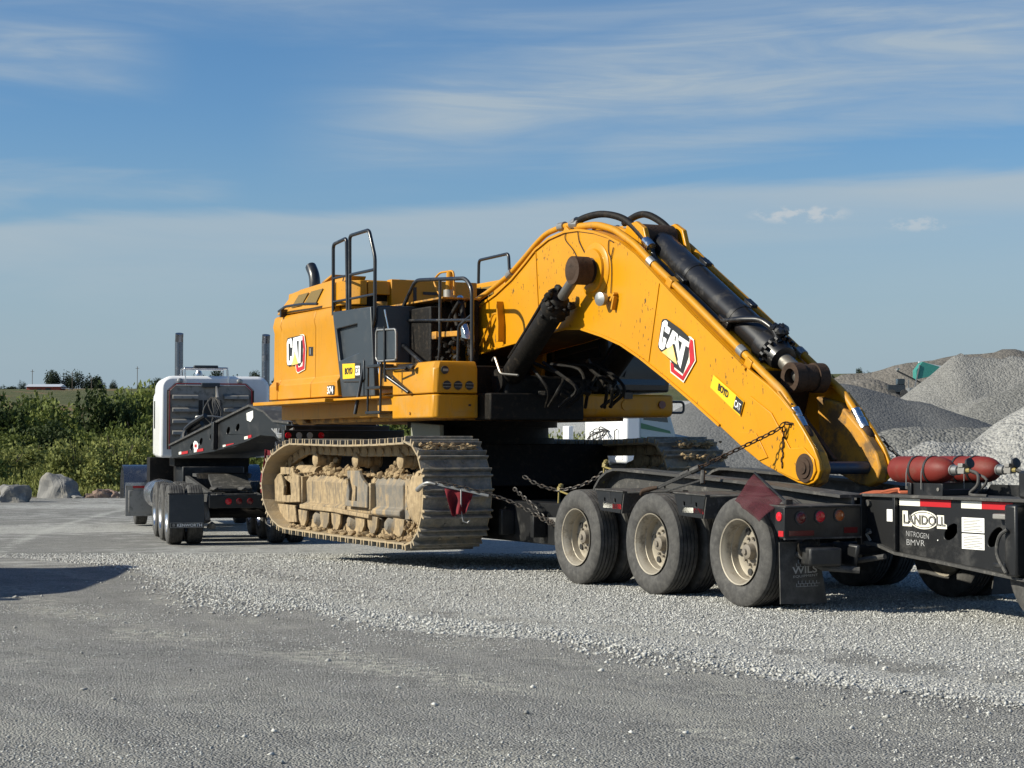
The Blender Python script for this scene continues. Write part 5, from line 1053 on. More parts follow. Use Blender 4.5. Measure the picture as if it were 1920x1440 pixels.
def holemesh(dish=.17):
    mb=MB(plain=True)
    for k in range(1): a=0; mb.lathe((math.cos(a)*.195,dish+.004,math.sin(a)*.195),(0,-1,0),[(0,.032),(.012,.032),(.012,0)],12)
    return mb.mesh('hand_hole',M['dk'])
TY=tyremesh(); RI=rimmesh(); HU=hubmesh(); HO=holemesh()
RIA=RI.copy(); RIA.materials.clear(); RIA.materials.append(M['alu'])
def wheel(par,o,u,v,z,side,ty=None,ri=None,full=True,name='wheel',sc=1.,rot=0.):
    """side +1: outer face towards +v. v is the outer face"""
    e=bpy.data.objects.new(name,None); COL.objects.link(e); e.parent=par; e.empty_display_size=.2
    e.location=(u-o[0],-(v-o[1]),z-o[2]); e.rotation_euler=(0,0,0 if side>0 else math.pi); e.scale=(sc,sc,sc)
    for nm,me in(('tyre',ty or TY),('rim',ri or RI),('hub',HU),('hand_hole',HO))[:4 if full else 2]:
        for k in range(5 if nm=='hand_hole' else 1): c=bpy.data.objects.new(nm,me); COL.objects.link(c); c.parent=e; c.rotation_euler=(0,rot+k*1.2566,0)
    return e
# ================================================================== LOWBOY TRAILER
TO=(-8.0,-1.5,0.)
TRL=root('lowboy_trailer',T,TO,'long black lowboy trailer with three rear axles under the excavator','trailer')
def T_(): return MB(TO)
for side,vo in((1,0.),(-1,-3.0)):
    for i,u in enumerate((-3.055,-1.535,-.01)):
        wheel(TRL,TO,u,vo,.505,side,rot=i*.9); wheel(TRL,TO,u,vo-side*.32,.505,side,full=False)
for u in(-3.055,-1.535,-.01):
    T_().cyl((u,-.2,.505),(u,-2.8,.505),.065,12).build('axle','trblack',TRL,smooth=30)
    for v in(-.78,-2.2): T_().box(u-.45,u+.12,v-.05,v+.05,.52,.64).cyl((u+.3,v,.62),(u+.3,v,.85),.12,14).build('air_spring','grease',TRL,bevel=.01)
# bogie side beams: curved neck, sloping top flange
BT=[(-3.90,.62),(-3.86,.90),(-3.782,1.02),(-3.663,1.13),(-3.512,1.200),(-3.373,1.228),(-3.203,1.228),(-1.018,1.138),(.66,1.035)]
for v,s in((-.80,1),(-2.20,-1)):
    web=[(a,b-.02) for a,b in BT]+[(.66,.70),(-3.2,.72)]
    be=T_().prv(web,v-.012,v+.012).build('bogie_beam','dust',TRL)
    MB(TO).add(*strip(BT[1:],.028,v-.16,v+.15,-1)).build('top_flange','dust',be,smooth=30)
    MB(TO).add(*strip([(-3.75,.60),(-3.2,.70),(.66,.68)],.025,v-.12,v+.12,-1)).build('bottom_flange','trblack',be,smooth=30)
    T_().prv([(-3.0,1.0),(-2.5,1.06),(-2.5,.80),(-3.0,.80)],v+s*.012,v+s*.03).build('gusset','dust',be)
for u in(-3.5,-2.3,-.8,.55): T_().box(u-.05,u+.05,-2.19,-.81,.74,.98).build('crossmember','trblack',TRL,bevel=.008)
T_().box(-3.6,.6,-1.75,-1.25,.96,1.02).build('centre_spine','dust',TRL,bevel=.01)
# mudguard brackets between the tyres
for side in(1,-1):
    for u0 in(-2.63,-1.115):
        def P(a): return a if side>0 else -3.0-a
        a_,b_=sorted((P(-.02),P(-.03)))
        poly=[(u0,1.03),(u0+.57,1.015),(u0+.545,.97),(u0+.50,.785),(u0+.10,.805),(u0+.03,.95)]
        br=T_().plate(poly,[[(u0+.17+.0,.94),(u0+.20,.94),(u0+.20,.90),(u0+.17,.90)],[(u0+.38,.935),(u0+.41,.935),(u0+.41,.895),(u0+.38,.895)]],a_-.008,b_+.008).build('tyre_bracket','trblack',TRL,bevel=.004)
        mb=T_(); mb.prv([(u0,1.03),(u0+.57,1.015),(u0+.57,1.0),(u0,1.015)],*sorted((P(-.0),P(-.80)))); mb.prv([(u0,1.03),(u0+.02,1.03),(u0+.11,.80),(u0+.09,.80)],*sorted((P(-.02),P(-.6)))); mb.prv([(u0+.55,1.015),(u0+.57,1.015),(u0+.52,.785),(u0+.50,.785)],*sorted((P(-.02),P(-.6)))); mb.build('bracket_arm','dust',br,bevel=.004)
        T_().box(u0+.27,u0+.31,*sorted((P(-.01),P(-.022))),.92,1.0).build('rib','trblack',br)
        p0=P(-.018)+(.0 if side>0 else -.004)
        T_().box(u0+.155,u0+.345,p0,p0+.006,.835,.885).build('reflector','whitetape',br); T_().box(u0+.347,u0+.515,p0,p0+.006,.830,.880).build('reflector','redtape',br)
        T_().cyl((u0+.58,P(-.05),1.00),(u0+1.0,P(-.45),1.02),.012,6).build('air_line','rubber',br)
# rear lamp box on the near and far side
for side in(1,-1):
    def P(a): return a if side>0 else -3.0-a
    lb=T_().prv([(.50,.94),(.715,.93),(.715,.655),(.64,.66),(.50,.84)],*sorted((P(-.84),P(-.0)))).build('lamp_box','trblack',TRL,bevel=.006)
    T_().prv([(.48,.955),(.73,.945),(.73,.93),(.48,.94)],*sorted((P(-.84),P(.0)))).build('lamp_box_lid','dust',lb,bevel=.003)
    T_().box(.70,.725,*sorted((P(-.84),P(.0))),.648,.662).build('lamp_box_lip','dust',lb)
    for v,m,z in((-.174,'redlensd',.838),(-.385,'redlens',.846),(-.598,'amber',.854)):
        T_().lathe((.712,P(v),z),(1,0,0),[(0,.062),(.012,.062),(.013,.052)],24).build('lamp_ring','dust',lb,smooth=30); T_().lathe((.722,P(v),z),(1,0,0),[(0,.052),(.008,.046),(.012,.03),(.013,0)],24).build('lamp',m,lb,smooth=50)
    T_().box(.715,.719,*sorted((P(-.043),P(-.318))),.68,.725).build('reflector','redlensd',lb); T_().box(.715,.719,*sorted((P(-.649),P(-.80))),.695,.745).build('reflector','redlensd',lb)
    e0=P(0.) if side>0 else P(0.)-.008
    T_().lathe((.64,P(-.0),.85),(0,side,0),[(0,.042),(.008,.04),(.009,.03),(.018,.015),(.019,0)],18).build('lamp','redlens',lb,smooth=50)
    T_().box(.632,.705,e0,e0+.006,.675,.725).build('reflector','redtape',lb)
    # mudflap with its print
    fl=T_().pru([(P(-.02),.62),(P(-.03),.075),(P(-.54),.065),(P(-.50),.27),(P(-.475),.40),(P(-.44),.62)],.60,.612).build('mudflap','rubber',TRL)
    if side>0:
        textmesh('WILS',TO,(.613,-.155,.335),(0,-.27,.01),(0,0,.065),'chalk',fl,bold=.015,dv=(1,0,0))
        textmesh('EQUIPMENT',TO,(.613,-.165,.298),(0,-.27,.01),(0,0,.025),'chalk',fl,dv=(1,0,0))
        mb=T_()
        for r_ in range(2):
            for c_ in range(5): v=-.20-c_*.045-r_*.02; mb.box(.612,.616,v-.04,v,.40+r_*.03,.403+r_*.03).box(.612,.616,v-.003,v,.40+r_*.03,.43+r_*.03)
        for r_ in range(2):
            for c_ in range(6): v=-.20-c_*.04-r_*.02; mb.box(.612,.616,v-.036,v,.222+r_*.025,.225+r_*.025).box(.612,.616,v-.003,v,.222+r_*.025,.25+r_*.025)
        o=mb.build('print','chalk',fl)
# hitch clutter between lamp box and booster
T_().obox((.75,-.35,.50),(.35,.30,.16),(0,0,.3)).prv([(.62,.62),(1.0,.60),(.95,.40),(.70,.42)],-.62,-.58).build('brake_chamber','trblack',TRL,bevel=.02); T_().lathe((.55,-.30,.55),(1,.1,0),[(0,.09),(.14,.10),(.16,.06),(.17,0)],14).build('brake_chamber','grease',TRL,smooth=30)
T_().tube([(.62,-.2,.52),(.80,-.35,.40),(1.0,-.6,.38)],.03,8).tube([(.55,-.7,.6),(.8,-.75,.45),(1.1,-.8,.5)],.025,8).build('air_hose','rubber',TRL,smooth=40)
# deck between the tracks
for v in(-.60,-2.40):
    T_().prv([(-13.7,1.55),(-13.2,1.2),(-12.9,.82),(-4.2,.82),(-3.86,.95),(-3.86,.60),(-4.1,.34),(-13.0,.34),(-13.7,.9)],v-.13,v+.13).build('deck_beam','trblack',TRL,bevel=.015)
T_().box(-12.9,-4.0,-2.27,-.73,.66,.76).build('deck','wood',TRL)
for i in range(17): T_().box(-12.7+i*.53,-12.62+i*.53,-2.27,-.73,.42,.66).build('crossmember','trblack',TRL)
for u in(-4.6,-5.4): T_().box(u-.04,u+.04,-.47,-.30,.42,.72).build('outrigger','trblack',TRL,bevel=.01)
T_().box(-4.40,-3.98,-.46,-.36,.60,.66).build('tread_plate','alud',TRL)
# gooseneck
GN=[(-20.31,1.50),(-20.258,1.234),(-19.702,1.282),(-17.537,1.376),(-16.50,1.447),(-15.884,1.541),(-15.45,1.62),(-15.1,1.655),(-14.75,1.66),(-14.40,1.63),(-14.10,1.555),(-13.93,1.46),(-13.65,1.42),(-13.55,1.70),(-13.70,1.86),(-14.45,1.90),(-14.905,2.057),(-15.651,2.176)]
neck=T_().plate(GN,[[(a+math.cos(k)*.10,b+math.sin(k)*.062+math.cos(k)*.03) for k in [i/10*6.283 for i in range(10)]] for a,b in((-18.98,1.45),(-18.42,1.55),(-17.80,1.64),(-16.86,1.74),(-16.35,1.79))],-.78,-.745).build('gooseneck','trblack',TRL,bevel=.006)
T_().prv(GN,-2.26,-2.22).build('gooseneck_plate','trblack',neck,bevel=.006)
MB(TO).add(*strip([(-20.31,1.50),(-15.651,2.176),(-14.905,2.06),(-14.45,1.90),(-13.7,1.86)],.035,-2.30,-.70,-1)).build('gooseneck_top','dust',neck)
MB(TO).add(*strip([(-20.26,1.23),(-17.537,1.372),(-15.884,1.537),(-15.1,1.651),(-14.4,1.626),(-13.93,1.456)],.03,-2.28,-.72,1)).build('gooseneck_bottom','trblack',neck)
T_().box(-17.57,-17.43,-.745,-.66,1.40,1.90).build('post','trblack',neck,bevel=.01); T_().box(-13.75,-13.55,-2.4,-.6,.9,1.80).build('gooseneck_end','trblack',neck,bevel=.01)
for a,b in((-20.2,1.3),(-20.0,1.45)): T_().tube([(a,-.9,b),(a-.15,-1.0,b+.35),(a+.4,-1.2,b+.6)],.05,8,smooth=3).build('gooseneck_pipe','trblack',neck,smooth=40)
decal(TO,[[(-18.86,1.52),(-18.78,1.565),(-18.66,1.55),(-18.56,1.50),(-18.58,1.43),(-18.66,1.375),(-18.78,1.37),(-18.84,1.43)]],-.738,'wstk',neck,'sticker'); decal(TO,[[(-18.78,1.50),(-18.64,1.50),(-18.64,1.44),(-18.78,1.44)]],-.733,'redtape',neck,'sticker')
decal(TO,[[(-15.86,2.03),(-15.53,2.07),(-15.52,1.95),(-15.66,1.88),(-15.84,1.91)]],-.738,'wstk',neck,'sticker')
for a,b,c,d in((-19.77,1.303,.16,'w'),(-19.60,1.305,.40,'r'),(-18.82,1.348,.16,'w'),(-18.64,1.355,.38,'r'),(-17.13,1.435,.16,'w'),(-16.95,1.445,.42,'r'),(-15.97,1.58,.18,'w'),(-15.78,1.60,.18,'r')):
    T_().prv([(a,b),(a+c,b+c*.06),(a+c,b+c*.06+.05),(a,b+.05)],-.742,-.737).build('reflector','whitetape' if d=='w' else 'redtape',neck)
for x in(-13.5,): 
    for v,m in((-.98,'redlens'),(-1.14,'clearlens'),(-1.32,'clearlens'),(-1.52,'redlens')):
        pass
mb=T_(); q=random.Random(2)
for i in range(5): mb.tube([(-14.3+q.uniform(-.2,.2),-.70,1.75),(-14.0,-.66,1.62+q.uniform(-.05,.05)),(-13.4,-.68,1.72+q.uniform(-.06,.06))],.016,6,smooth=4)
mb.build('hydraulic_line','steel',neck,smooth=40)
# lamps on the deck's front bulkhead
bk=T_().box(-13.05,-12.95,-2.4,-.35,1.30,1.72).build('bulkhead','trblack',TRL,bevel=.01)
for px,m in((600,'redlens'),(620,'clearlens'),(640,'clearlens'),(661,'redlens')):
    v={600:-.42,620:-.60,640:-.78,661:-.97}[px]
    T_().lathe((-12.95,v,1.635),(1,0,0),[(0,.05),(.015,.048),(.02,0)],16).build('lamp',m,bk,smooth=40)
# ================================================================== BOOSTER NECK WITH GAS BOTTLES
BO_=(1.9,-1.5,0.)
BS=root('booster_axle_frame',T,BO_,'black booster frame behind the trailer carrying two red nitrogen bottles','trailer booster')
def B_(): return MB(BO_)
V0=-.95
PN=[(.66,1.02),(3.9,1.02),(3.9,.30),(2.617,.415),(1.735,.490),(1.11,.538),(.86,.60),(.66,.615)]
def oval(cu,cz,a,b,t,n=20): return [(cu+math.cos(i/n*6.283)*a*math.cos(t)-math.sin(i/n*6.283)*b*math.sin(t),cz+math.cos(i/n*6.283)*a*math.sin(t)+math.sin(i/n*6.283)*b*math.cos(t)) for i in range(n)]
sp=B_().plate(PN,[oval(1.793,.743,.10,.056,.6),oval(2.335,.722,.11,.055,.75)],V0-.02,V0).build('side_plate','trblack',BS,bevel=.004)
B_().prv(PN,-2.07,-2.05).build('side_plate','trblack',BS)
B_().box(.63,3.9,-2.12,-.90,1.018,1.045).build('top_plate','dust',BS,bevel=.004)
MB(BO_).add(*strip([(3.9,.30),(2.617,.415),(1.735,.490),(1.11,.538),(.86,.60),(.66,.615)],.025,-2.12,-.90,1)).build('bottom_flange','dust',BS)
B_().box(1.075,1.11,V0,-.905,.55,1.018).build('rib','trblack',BS,bevel=.004)
B_().box(.60,.665,-2.1,-.88,.58,1.03).build('end_plate','trblack',BS,bevel=.01)
for z in(.60,.70,.96): B_().cyl((.70,V0,z),(.70,-.925,z),.03,10).build('bolt','dust',BS)
B_().tube([(.74,-.93,.62),(.72,-.90,.68),(.78,-.90,.70)],.014,6).build('shackle','steel',BS)
B_().box(1.85,1.87,-2.05,-.97,.50,1.01).build('crossmember','trblack',BS)
dv_=V0+.004
def st(a,b,c,d,m,n='sticker',k=0): return B_().box(a,b,V0,dv_+k,c,d).build(n,m,sp)
st(.95,1.06,.803,.910,'wstk')
for a,b,m in((1.125,1.40,'whitetape'),(1.402,1.80,'redtape'),(1.93,2.18,'whitetape'),(2.182,2.55,'redtape'),(2.75,3.0,'whitetape'),(3.0,3.4,'redtape')): st(a,b,.950,1.012,m,'reflector')
for a,b,c,d in((1.935,2.21,.750,.873),(1.935,2.21,.609,.737)):
    st(a,b,c,d,'wstk'); mb=B_()
    for i in range(8): mb.box(a+.02,b-.02-(i%3)*.03,dv_,dv_+.002,c+.012+i*(d-c-.02)/8,c+.016+i*(d-c-.02)/8)
    mb.build('small_print','dk',sp)
# maker's badge: oval with lettering across
def el_(cu,cz,a,b,n=28): return [(cu+math.cos(i/n*6.283)*a,cz+math.sin(i/n*6.283)*b) for i in range(n)]
mb=B_(); mb.prv(el_(1.445,.832,.185,.080),V0,V0+.004); mb.prv([(1.165,.905),(1.235,.905),(1.24,.80),(1.29,.80),(1.29,.77),(1.165,.77)],V0,V0+.0035); mb.prv([(1.62,.88),(1.71,.88),(1.71,.81),(1.745,.80),(1.745,.765),(1.62,.765)],V0,V0+.0035); mb.build('maker_badge','cream',sp)
mb=B_(); 
for a,b in((.172,.072),(.160,.060)): pass
mb.plate(el_(1.445,.832,.170,.070),[el_(1.445,.832,.163,.064)],V0+.004,V0+.006); mb.build('badge_outline','dk',sp)
textmesh('LANDOLL',BO_,(1.182,V0+.003,.792),(.55,0,-.006),(0,0,.085),'dk',sp,bold=.025,depth=.006)
textmesh('LANDOLL',BO_,(1.184,V0+.004,.794),(.546,0,-.006),(0,0,.081),'alud',sp,bold=-.012,depth=.007)
textmesh('NITROGEN',BO_,(1.215,V0+.001,.685),(.30,0,-.015),(0,0,.045),'chalk',sp,name='hand_lettering',bold=-.012)
textmesh('BMVR',BO_,(1.22,V0+.001,.605),(.24,0,.0),(0,0,.050),'chalk',sp,name='hand_lettering',bold=-.012)
B_().cyl((1.63,V0,.665),(1.63,V0+.006,.665),.006,8).build('paint_spot','wstk',sp)
# upright post at the picture edge with hose
B_().box(2.56,2.70,V0,-.84,.42,1.0).build('post','trblack',BS,bevel=.02); B_().box(2.40,2.62,-.95,-.86,.875,.92).build('clamp_bar','alud',BS,bevel=.01); B_().box(2.40,2.62,-.95,-.86,.48,.52).build('clamp_bar','trblack',BS,bevel=.01)
B_().tube([(2.62,-.82,.80),(2.55,-.80,.74),(2.52,-.80,.60),(2.60,-.82,.45)],.016,8,smooth=4).build('air_hose','dust',BS,smooth=40)
B_().box(2.50,3.3,-1.9,-1.05,1.045,1.27).build('valve_box','trblack',BS,bevel=.02)
# bottles
for k,(v,u0,u1) in enumerate(((-1.12,.88,1.60),(-1.64,.84,1.60))):
    z=1.265; r=.118
    bt=B_().lathe((u0-.05,v,z),(1,0,0),[(.0,.0),(.004,.05),(.02,.085),(.055,.11),(.10,r),(u1-u0-.12,r),(u1-u0-.06,r*.96),(u1-u0-.0,r*.82),(u1-u0+.045,r*.60),(u1-u0+.075,.045),(u1-u0+.08,0)],32).build('gas_bottle','tank',BS,smooth=45)
    B_().lathe((u1+.02,v,z),(1,0,0),[(0,.048),(.02,.050),(.022,.042),(.085,.042),(.09,.025),(.12,.025),(.122,0)],16).build('bottle_neck','steel',bt,smooth=30)
    B_().box(u1+.125,u1+.205,v-.035,v+.035,z-.03,z+.025).box(u1+.14,u1+.20,v-.03,v+.045,z+.025,z+.06).build('valve_block','alud',bt,bevel=.004)
    B_().lathe((u1+.20,v,z+.05),(1,0,.3),[(0,.015),(.03,.015),(.032,.045),(.055,.045),(.06,0)],14).build('valve_wheel','dk',bt,smooth=30); B_().cyl((u1+.205,v,z-.0),(u1+.25,v,z-.0),.02,8).build('outlet','brass',bt)
    for x in(u0+.30,u0+.50): B_().lathe((x,v,z),(1,0,0),[(-.012,r+.001),(-.012,r+.007),(.012,r+.007),(.012,r+.001)],32,closed=True).build('strap','dk',bt,smooth=30); B_().tube([(x-.018,v+.06,z+.108),(x-.018,v+r+.008,z+.0),(x-.018,v+r+.01,z-.17)],.005,5,fil=.05).build('strap_rod','alud',bt)
    B_().tube([(u1+.25,v,z),(u1+.34,v,z-.03),(u1+.36,v+.02,z-.12),(u1+.30,v+.05,z-.20),(u1+.50,v+.04,z-.21)],.014,8,smooth=4).tube([(u1+.20,v-.02,z),(u1+.42,v-.03,z-.08),(u1+.30,v-.0,z-.21)],.012,8,smooth=4).build('gas_hose','rubber',bt,smooth=40)
cr=B_().box(1.18,1.23,-1.80,-.99,1.045,1.15).box(1.60,1.64,-1.80,-.99,1.045,1.10).build('bottle_cradle','trblack',BS,bevel=.006)
B_().prv([(1.19,1.15),(1.61,1.15),(1.61,1.045),(1.19,1.045)],-1.03,-1.015).build('cradle_plate','trblack',cr); B_().prv([(1.55,1.15),(1.66,1.15),(1.66,1.03),(1.55,1.03)],-.99,-.975).build('cradle_lug','trblack',cr,bevel=.004)
B_().prv([(1.62,1.045),(2.30,1.045),(2.22,1.14),(1.70,1.14)],-1.5,-1.48).build('cradle_plate','trblack',cr); B_().cyl((1.61,-.974,1.10),(1.61,-.966,1.10),.016,10).build('cradle_pin','alud',cr)
# booster wheels, mostly out of the picture
for side,v in((1,-1.0),): wheel(BS,BO_,2.90,v,.505,side,rot=.4)
B_().cyl((2.90,-1.1,.505),(2.90,-1.9,.505),.065,12).build('axle','trblack',BS)

# orange strap lying on the booster's corner
mb=MB((.7,-1.0,1.03)); mb.tube([(.62,-.92,.90),(.62,-.90,1.03),(.72,-.98,1.06),(1.0,-1.25,1.06)],.018,4,fil=.03).tube([(.80,-1.0,1.06),(.92,-1.10,1.09),(1.05,-1.02,1.06),(1.12,-1.22,1.06),(.95,-1.30,1.07)],.010,5,smooth=4)
solo('ratchet_strap',T,(.7,-1.0,1.03),mb,'strap','orange webbing strap with loose hooks lying over the booster frame corner','strap',smooth=40)
# ================================================================== CHAINS AND FLAGS
def chain(name,pts,label,fr=T,lw=.065,group=None,r=.008,sm=4,m='chain'):
    P=smoothpath(pts,sm) if sm else [Vector(p) for p in pts]; L=[0]
    for a,b in zip(P[:-1],P[1:]): L.append(L[-1]+(b-a).length)
    n=int(L[-1]/lw); mb=MB(tuple(P[0])); k=0
    def at(s):
        s=max(0,min(s,L[-1]-1e-5)); j=0
        while L[j+1]<s: j+=1
        return P[j].lerp(P[j+1],(s-L[j])/(L[j+1]-L[j]))
    for i in range(n):
        c=at((i+.5)*lw); d=(at((i+1)*lw)-at(i*lw)).normalized(); up=Vector((0,0,1)) if abs(d.z)<.9 else Vector((1,0,0))
        x=d.cross(up).normalized(); y=d.cross(x); w=(x+y if i%2 else x-y).normalized()
        hl=lw*.62; hw=lw*.30
        mb.tube([c+d*(math.cos(t)*hl)+w*(math.sin(t)*hw) for t in [j/8*6.283 for j in range(8)]],r,4,closed=True)
    ob=mb.build(name,m,None,smooth=50); ob.location=fr.W(*P[0]); ob.rotation_euler=(0,0,fr.rz()); return tag(ob,label,'chain',group)
GC='tie down chains'
def bits(par,lst,o):
    pass
# near track chain with its hook
chain('tie_down_chain',[(-5.42,.70,1.02),(-5.25,.55,1.04),(-5.05,.30,.98),(-4.8,-.05,.86),(-4.55,-.22,.74),(-4.2,-.32,.60),(-3.95,-.36,.56),(-3.7,-.38,.52)],'chain hooked to the near track shoe, red flag hanging from it',group=GC)
o=(-5.47,.66,1.02); mb=MB(o); mb.tube([(-5.62,.67,.98),(-5.56,.70,.96),(-5.46,.69,1.01),(-5.36,.66,1.045),(-5.28,.60,1.03)],[.02,.03,.028,.022,.012],8,smooth=4); solo('chain_hook',T,o,mb,'steel','steel grab hook biting the edge of the near track','hook',smooth=50)
o=(-5.1,.36,1.0); mb=MB(o); mb.bar((-5.28,.58,1.03),(-4.90,.10,.90),.022,.03); mb.tube([(-5.1,.36,.97),(-5.1,.36,.72),(-5.08,.34,.60),(-5.05,.30,.585),(-5.03,.28,.62)],.010,6); solo('load_binder',T,o,mb,'steel','lever binder with hooked end lying across the rear of the near track','load binder',bevel=.004)
chain('tie_down_chain',[(-4.9,-.35,1.12),(-4.7,-.45,1.02),(-4.4,-.55,.97),(-4.1,-.65,1.02),(-3.85,-.72,1.12),(-3.66,-.76,1.22)],'slack chain running up to the front corner of the bogie beam',group=GC)
chain('tie_down_chain',[(-4.95,-.25,.98),(-4.5,-.25,.80),(-4.3,-.3,.66),(-4.05,-.28,.62),(-3.75,-.3,.50)],'lower chain drooping in the shade beside the first trailer tyre',group=GC)
for o,lb in(((-4.42,-.56,.98),'yellow lever binder half way along the slack chain'),((-3.70,-.74,1.26),'yellow chain hook on the front corner of the bogie beam')):
    mb=MB(o); mb.blob(o,(.04,.03,.05),1).blob((o[0]+.04,o[1],o[2]+.04),.03,2).bar((o[0],o[1],o[2]-.02),(o[0]+.35,o[1]+.05,o[2]-.06),.016,.016).bar((o[0],o[1],o[2]-.02),(o[0]+.02,o[1]+.02,o[2]-.2),.018,.018); solo('load_binder',T,o,mb,'brass',lb,'load binder',smooth=40)
# boom tip chains
bc=[(-.66,-1.0,1.70),(-.72,-.95,1.63),(-.88,-.80,1.52),(-1.06,-.62,1.40),(-1.22,-.48,1.30),(-1.32,-.40,1.24)]
chain('tie_down_chain',bc,'rusty chain from the boom tip down to the lever binder over the wheels',group=GC,m='rusty')
o=(-1.32,-.4,1.24); mb=MB(o); mb.tube([(-1.28,-.42,1.26),(-1.36,-.37,1.22)],.035,8).tube([(-1.25,-.44,1.23),(-1.20,-.40,1.10)],.025,6).bar((-1.34,-.38,1.22),(-1.62,-.12,1.05),.03,.035).bar((-1.22,-.42,1.14),(-1.50,-.15,1.02),.02,.02).cyl((-1.38,-.36,1.215),(-1.44,-.30,1.18),.028,8); solo('load_binder',T,o,mb,'dust','long lever binder strained between the boom chain and the second tyre bracket','load binder',bevel=.004)
o=(-1.64,-.1,1.04); mb=MB(o); mb.tube([(-1.60,-.13,1.06),(-1.68,-.08,1.04),(-1.74,-.04,1.02),(-1.76,-.03,.98)],[.018,.026,.022,.012],8,smooth=4); solo('chain_hook',T,o,mb,'rusty','rusty hook gripping the edge of the second tyre bracket','hook',smooth=50)
o=(-1.22,-.5,1.33); MBo=MB(o); MBo.lathe((-1.20,-.5,1.34),(1,.5,0),[(-.01,.03),(-.01,.05),(.01,.05),(.01,.03)],14,closed=True); solo('chain_ring',T,o,MBo,'dk','dark ring joining the boom chain to its binder','chain ring',smooth=40)
chain('tie_down_chain',[(-.70,-1.02,1.66),(-.715,-1.03,1.50),(-.735,-1.03,1.35),(-.75,-1.03,1.22)],'rusty chain end hanging down the side of the boom tip',group=GC,m='rusty',lw=.05,r=.007)
chain('tie_down_chain',[(-.66,-1.0,1.70),(-.58,-1.06,1.68),(-.50,-1.12,1.66),(-.60,-1.2,1.74)],'short chain wrapped round the near coupling at the boom tip',group=GC,m='rusty',lw=.05)
chain('tie_down_chain',[(-.42,-1.98,1.56),(-.30,-2.02,1.44),(-.15,-2.08,1.30),(-.05,-2.12,1.23),(.06,-2.18,1.18)],'dark chain running down behind the far side of the boom tip',group=GC)
o=(.1,-2.15,1.15); mb=MB(o); mb.lathe((.06,-2.14,1.19),(.3,1,.2),[(-.012,.025),(-.012,.05),(.012,.05),(.012,.025)],16,closed=True).bar((.08,-2.15,1.17),(.42,-2.1,1.08),.04,.05).prv([(.10,1.05),(.32,1.14),(.52,1.05)],-2.2,-2.08); solo('load_binder',T,o,mb,'trblack','black binder and ring behind the first red gas bottle','load binder',smooth=40)
def cloth(name,o,quad,m,label,n=10,amp=.03,fr=T,seed=0,cat='flag'):
    (a,b,c,d)=[Vector(p) for p in quad]; nr=(b-a).cross(d-a).normalized(); q=random.Random(seed); vs=[];fs=[]; ph=q.uniform(0,6)
    for i in range(n+1):
        for j in range(n+1):
            s,t=i/n,j/n; p=(a*(1-s)+b*s)*(1-t)+(d*(1-s)+c*s)*t
            vs.append(p+nr*(math.sin(s*11+ph+t*2)*amp*(.3+t)+math.sin(t*7+s*3)*amp*.4)+Vector((0,0,q.uniform(-1,1)*amp*.25*(t>.9))))
    for i in range(n):
        for j in range(n): k=i*(n+1)+j; fs.append((k,k+1,k+n+2,k+n+1))
    mb=MB(o); mb.add(vs,fs); ob=mb.build(name,m,None); ob.location=fr.W(*o); ob.rotation_euler=(0,0,fr.rz())
    so=ob.modifiers.new('t','SOLIDIFY'); so.thickness=.004
    for p in ob.data.polygons: p.use_smooth=True
    return tag(ob,label,cat)
cloth('flag',(-5.15,.4,.9),[(-5.25,.50,.98),(-5.07,.22,.93),(-5.07,.30,.70),(-5.17,.44,.66)],'flag','dark red cloth flag hanging from the near track chain',amp=.05,seed=1,n=14)
cloth('flag',(-11.25,.45,1.1),[(-11.28,.55,1.42),(-11.26,.25,1.36),(-11.33,.28,.92),(-11.35,.58,.78)],'flag','crumpled bright red flag tied at the front end of the near track',amp=.09,seed=5,n=14)
cloth('flag',(.3,-.1,1.0),[(.26,.0,1.22),(.60,-.06,.99),(.52,.12,.80),(.12,.12,.98)],'meshflag','maroon mesh flag drooping over the third trailer tyre',amp=.02,seed=3)
o=(.6,-.1,.97); mb=MB(o); mb.bar((.26,.0,1.235),(.66,-.08,.965),.015,.015).box(.645,.675,-.12,-.05,.955,1.0); solo('flag_staff',T,o,mb,'trblack','short black staff holding the maroon flag on the lamp box','flag staff')
# ================================================================== TRACTOR UNIT
KO=(-4.,-1.22,-.28)
TK=root('semi_truck',K,KO,'white heavy haul semi tractor with black gooseneck over its rear frame','truck')
def K_(): return MB(KO)
RK=.53/.505
for side,vo in((1,0.),(-1,-2.45)):
    for i,u in enumerate((0,-1.4,-2.8)):
        wheel(TK,KO,u,vo,.25,side,ri=RIA,sc=RK,rot=i); wheel(TK,KO,u,vo-side*.345,.25,side,ri=RIA,full=False,sc=RK)
    wheel(TK,KO,-8.3,vo+.02*side,.25,side,ri=RIA,sc=RK)
for u in(0,-1.4,-2.8,-8.3): K_().cyl((u,-.2,.25),(u,-2.25,.25),.08,10).build('axle','grease',TK)
for v in(-.80,-1.60): K_().prv([(.55,.60),(.55,.36),(-4.5,.50),(-10.4,.45),(-10.4,.75),(-4.5,.86)],v-.04,v+.04).build('frame_rail','dust',TK,bevel=.006)
for u in(.40,-.7,-2.1,-3.5): K_().box(u-.06,u+.06,-1.56,-.84,.40,.62).build('crossmember','dust',TK,bevel=.01)
rb_=K_().box(.50,.60,-1.64,-.70,.37,.60).build('rear_crossmember','trblack',TK,bevel=.01)
for v,m in((-1.038,'redlens'),(-1.226,'redlensd'),(-1.42,'redlensd')): K_().lathe((.60,v,.49),(1,0,0),[(0,.058),(.015,.05),(.02,0)],18).build('tail_lamp',m,rb_,smooth=40)
K_().lathe((-1.55,-1.2,.86),(0,0,1),[(0,.50),(.08,.52),(.10,.45)],28).build('fifth_wheel','grease',TK,smooth=30)
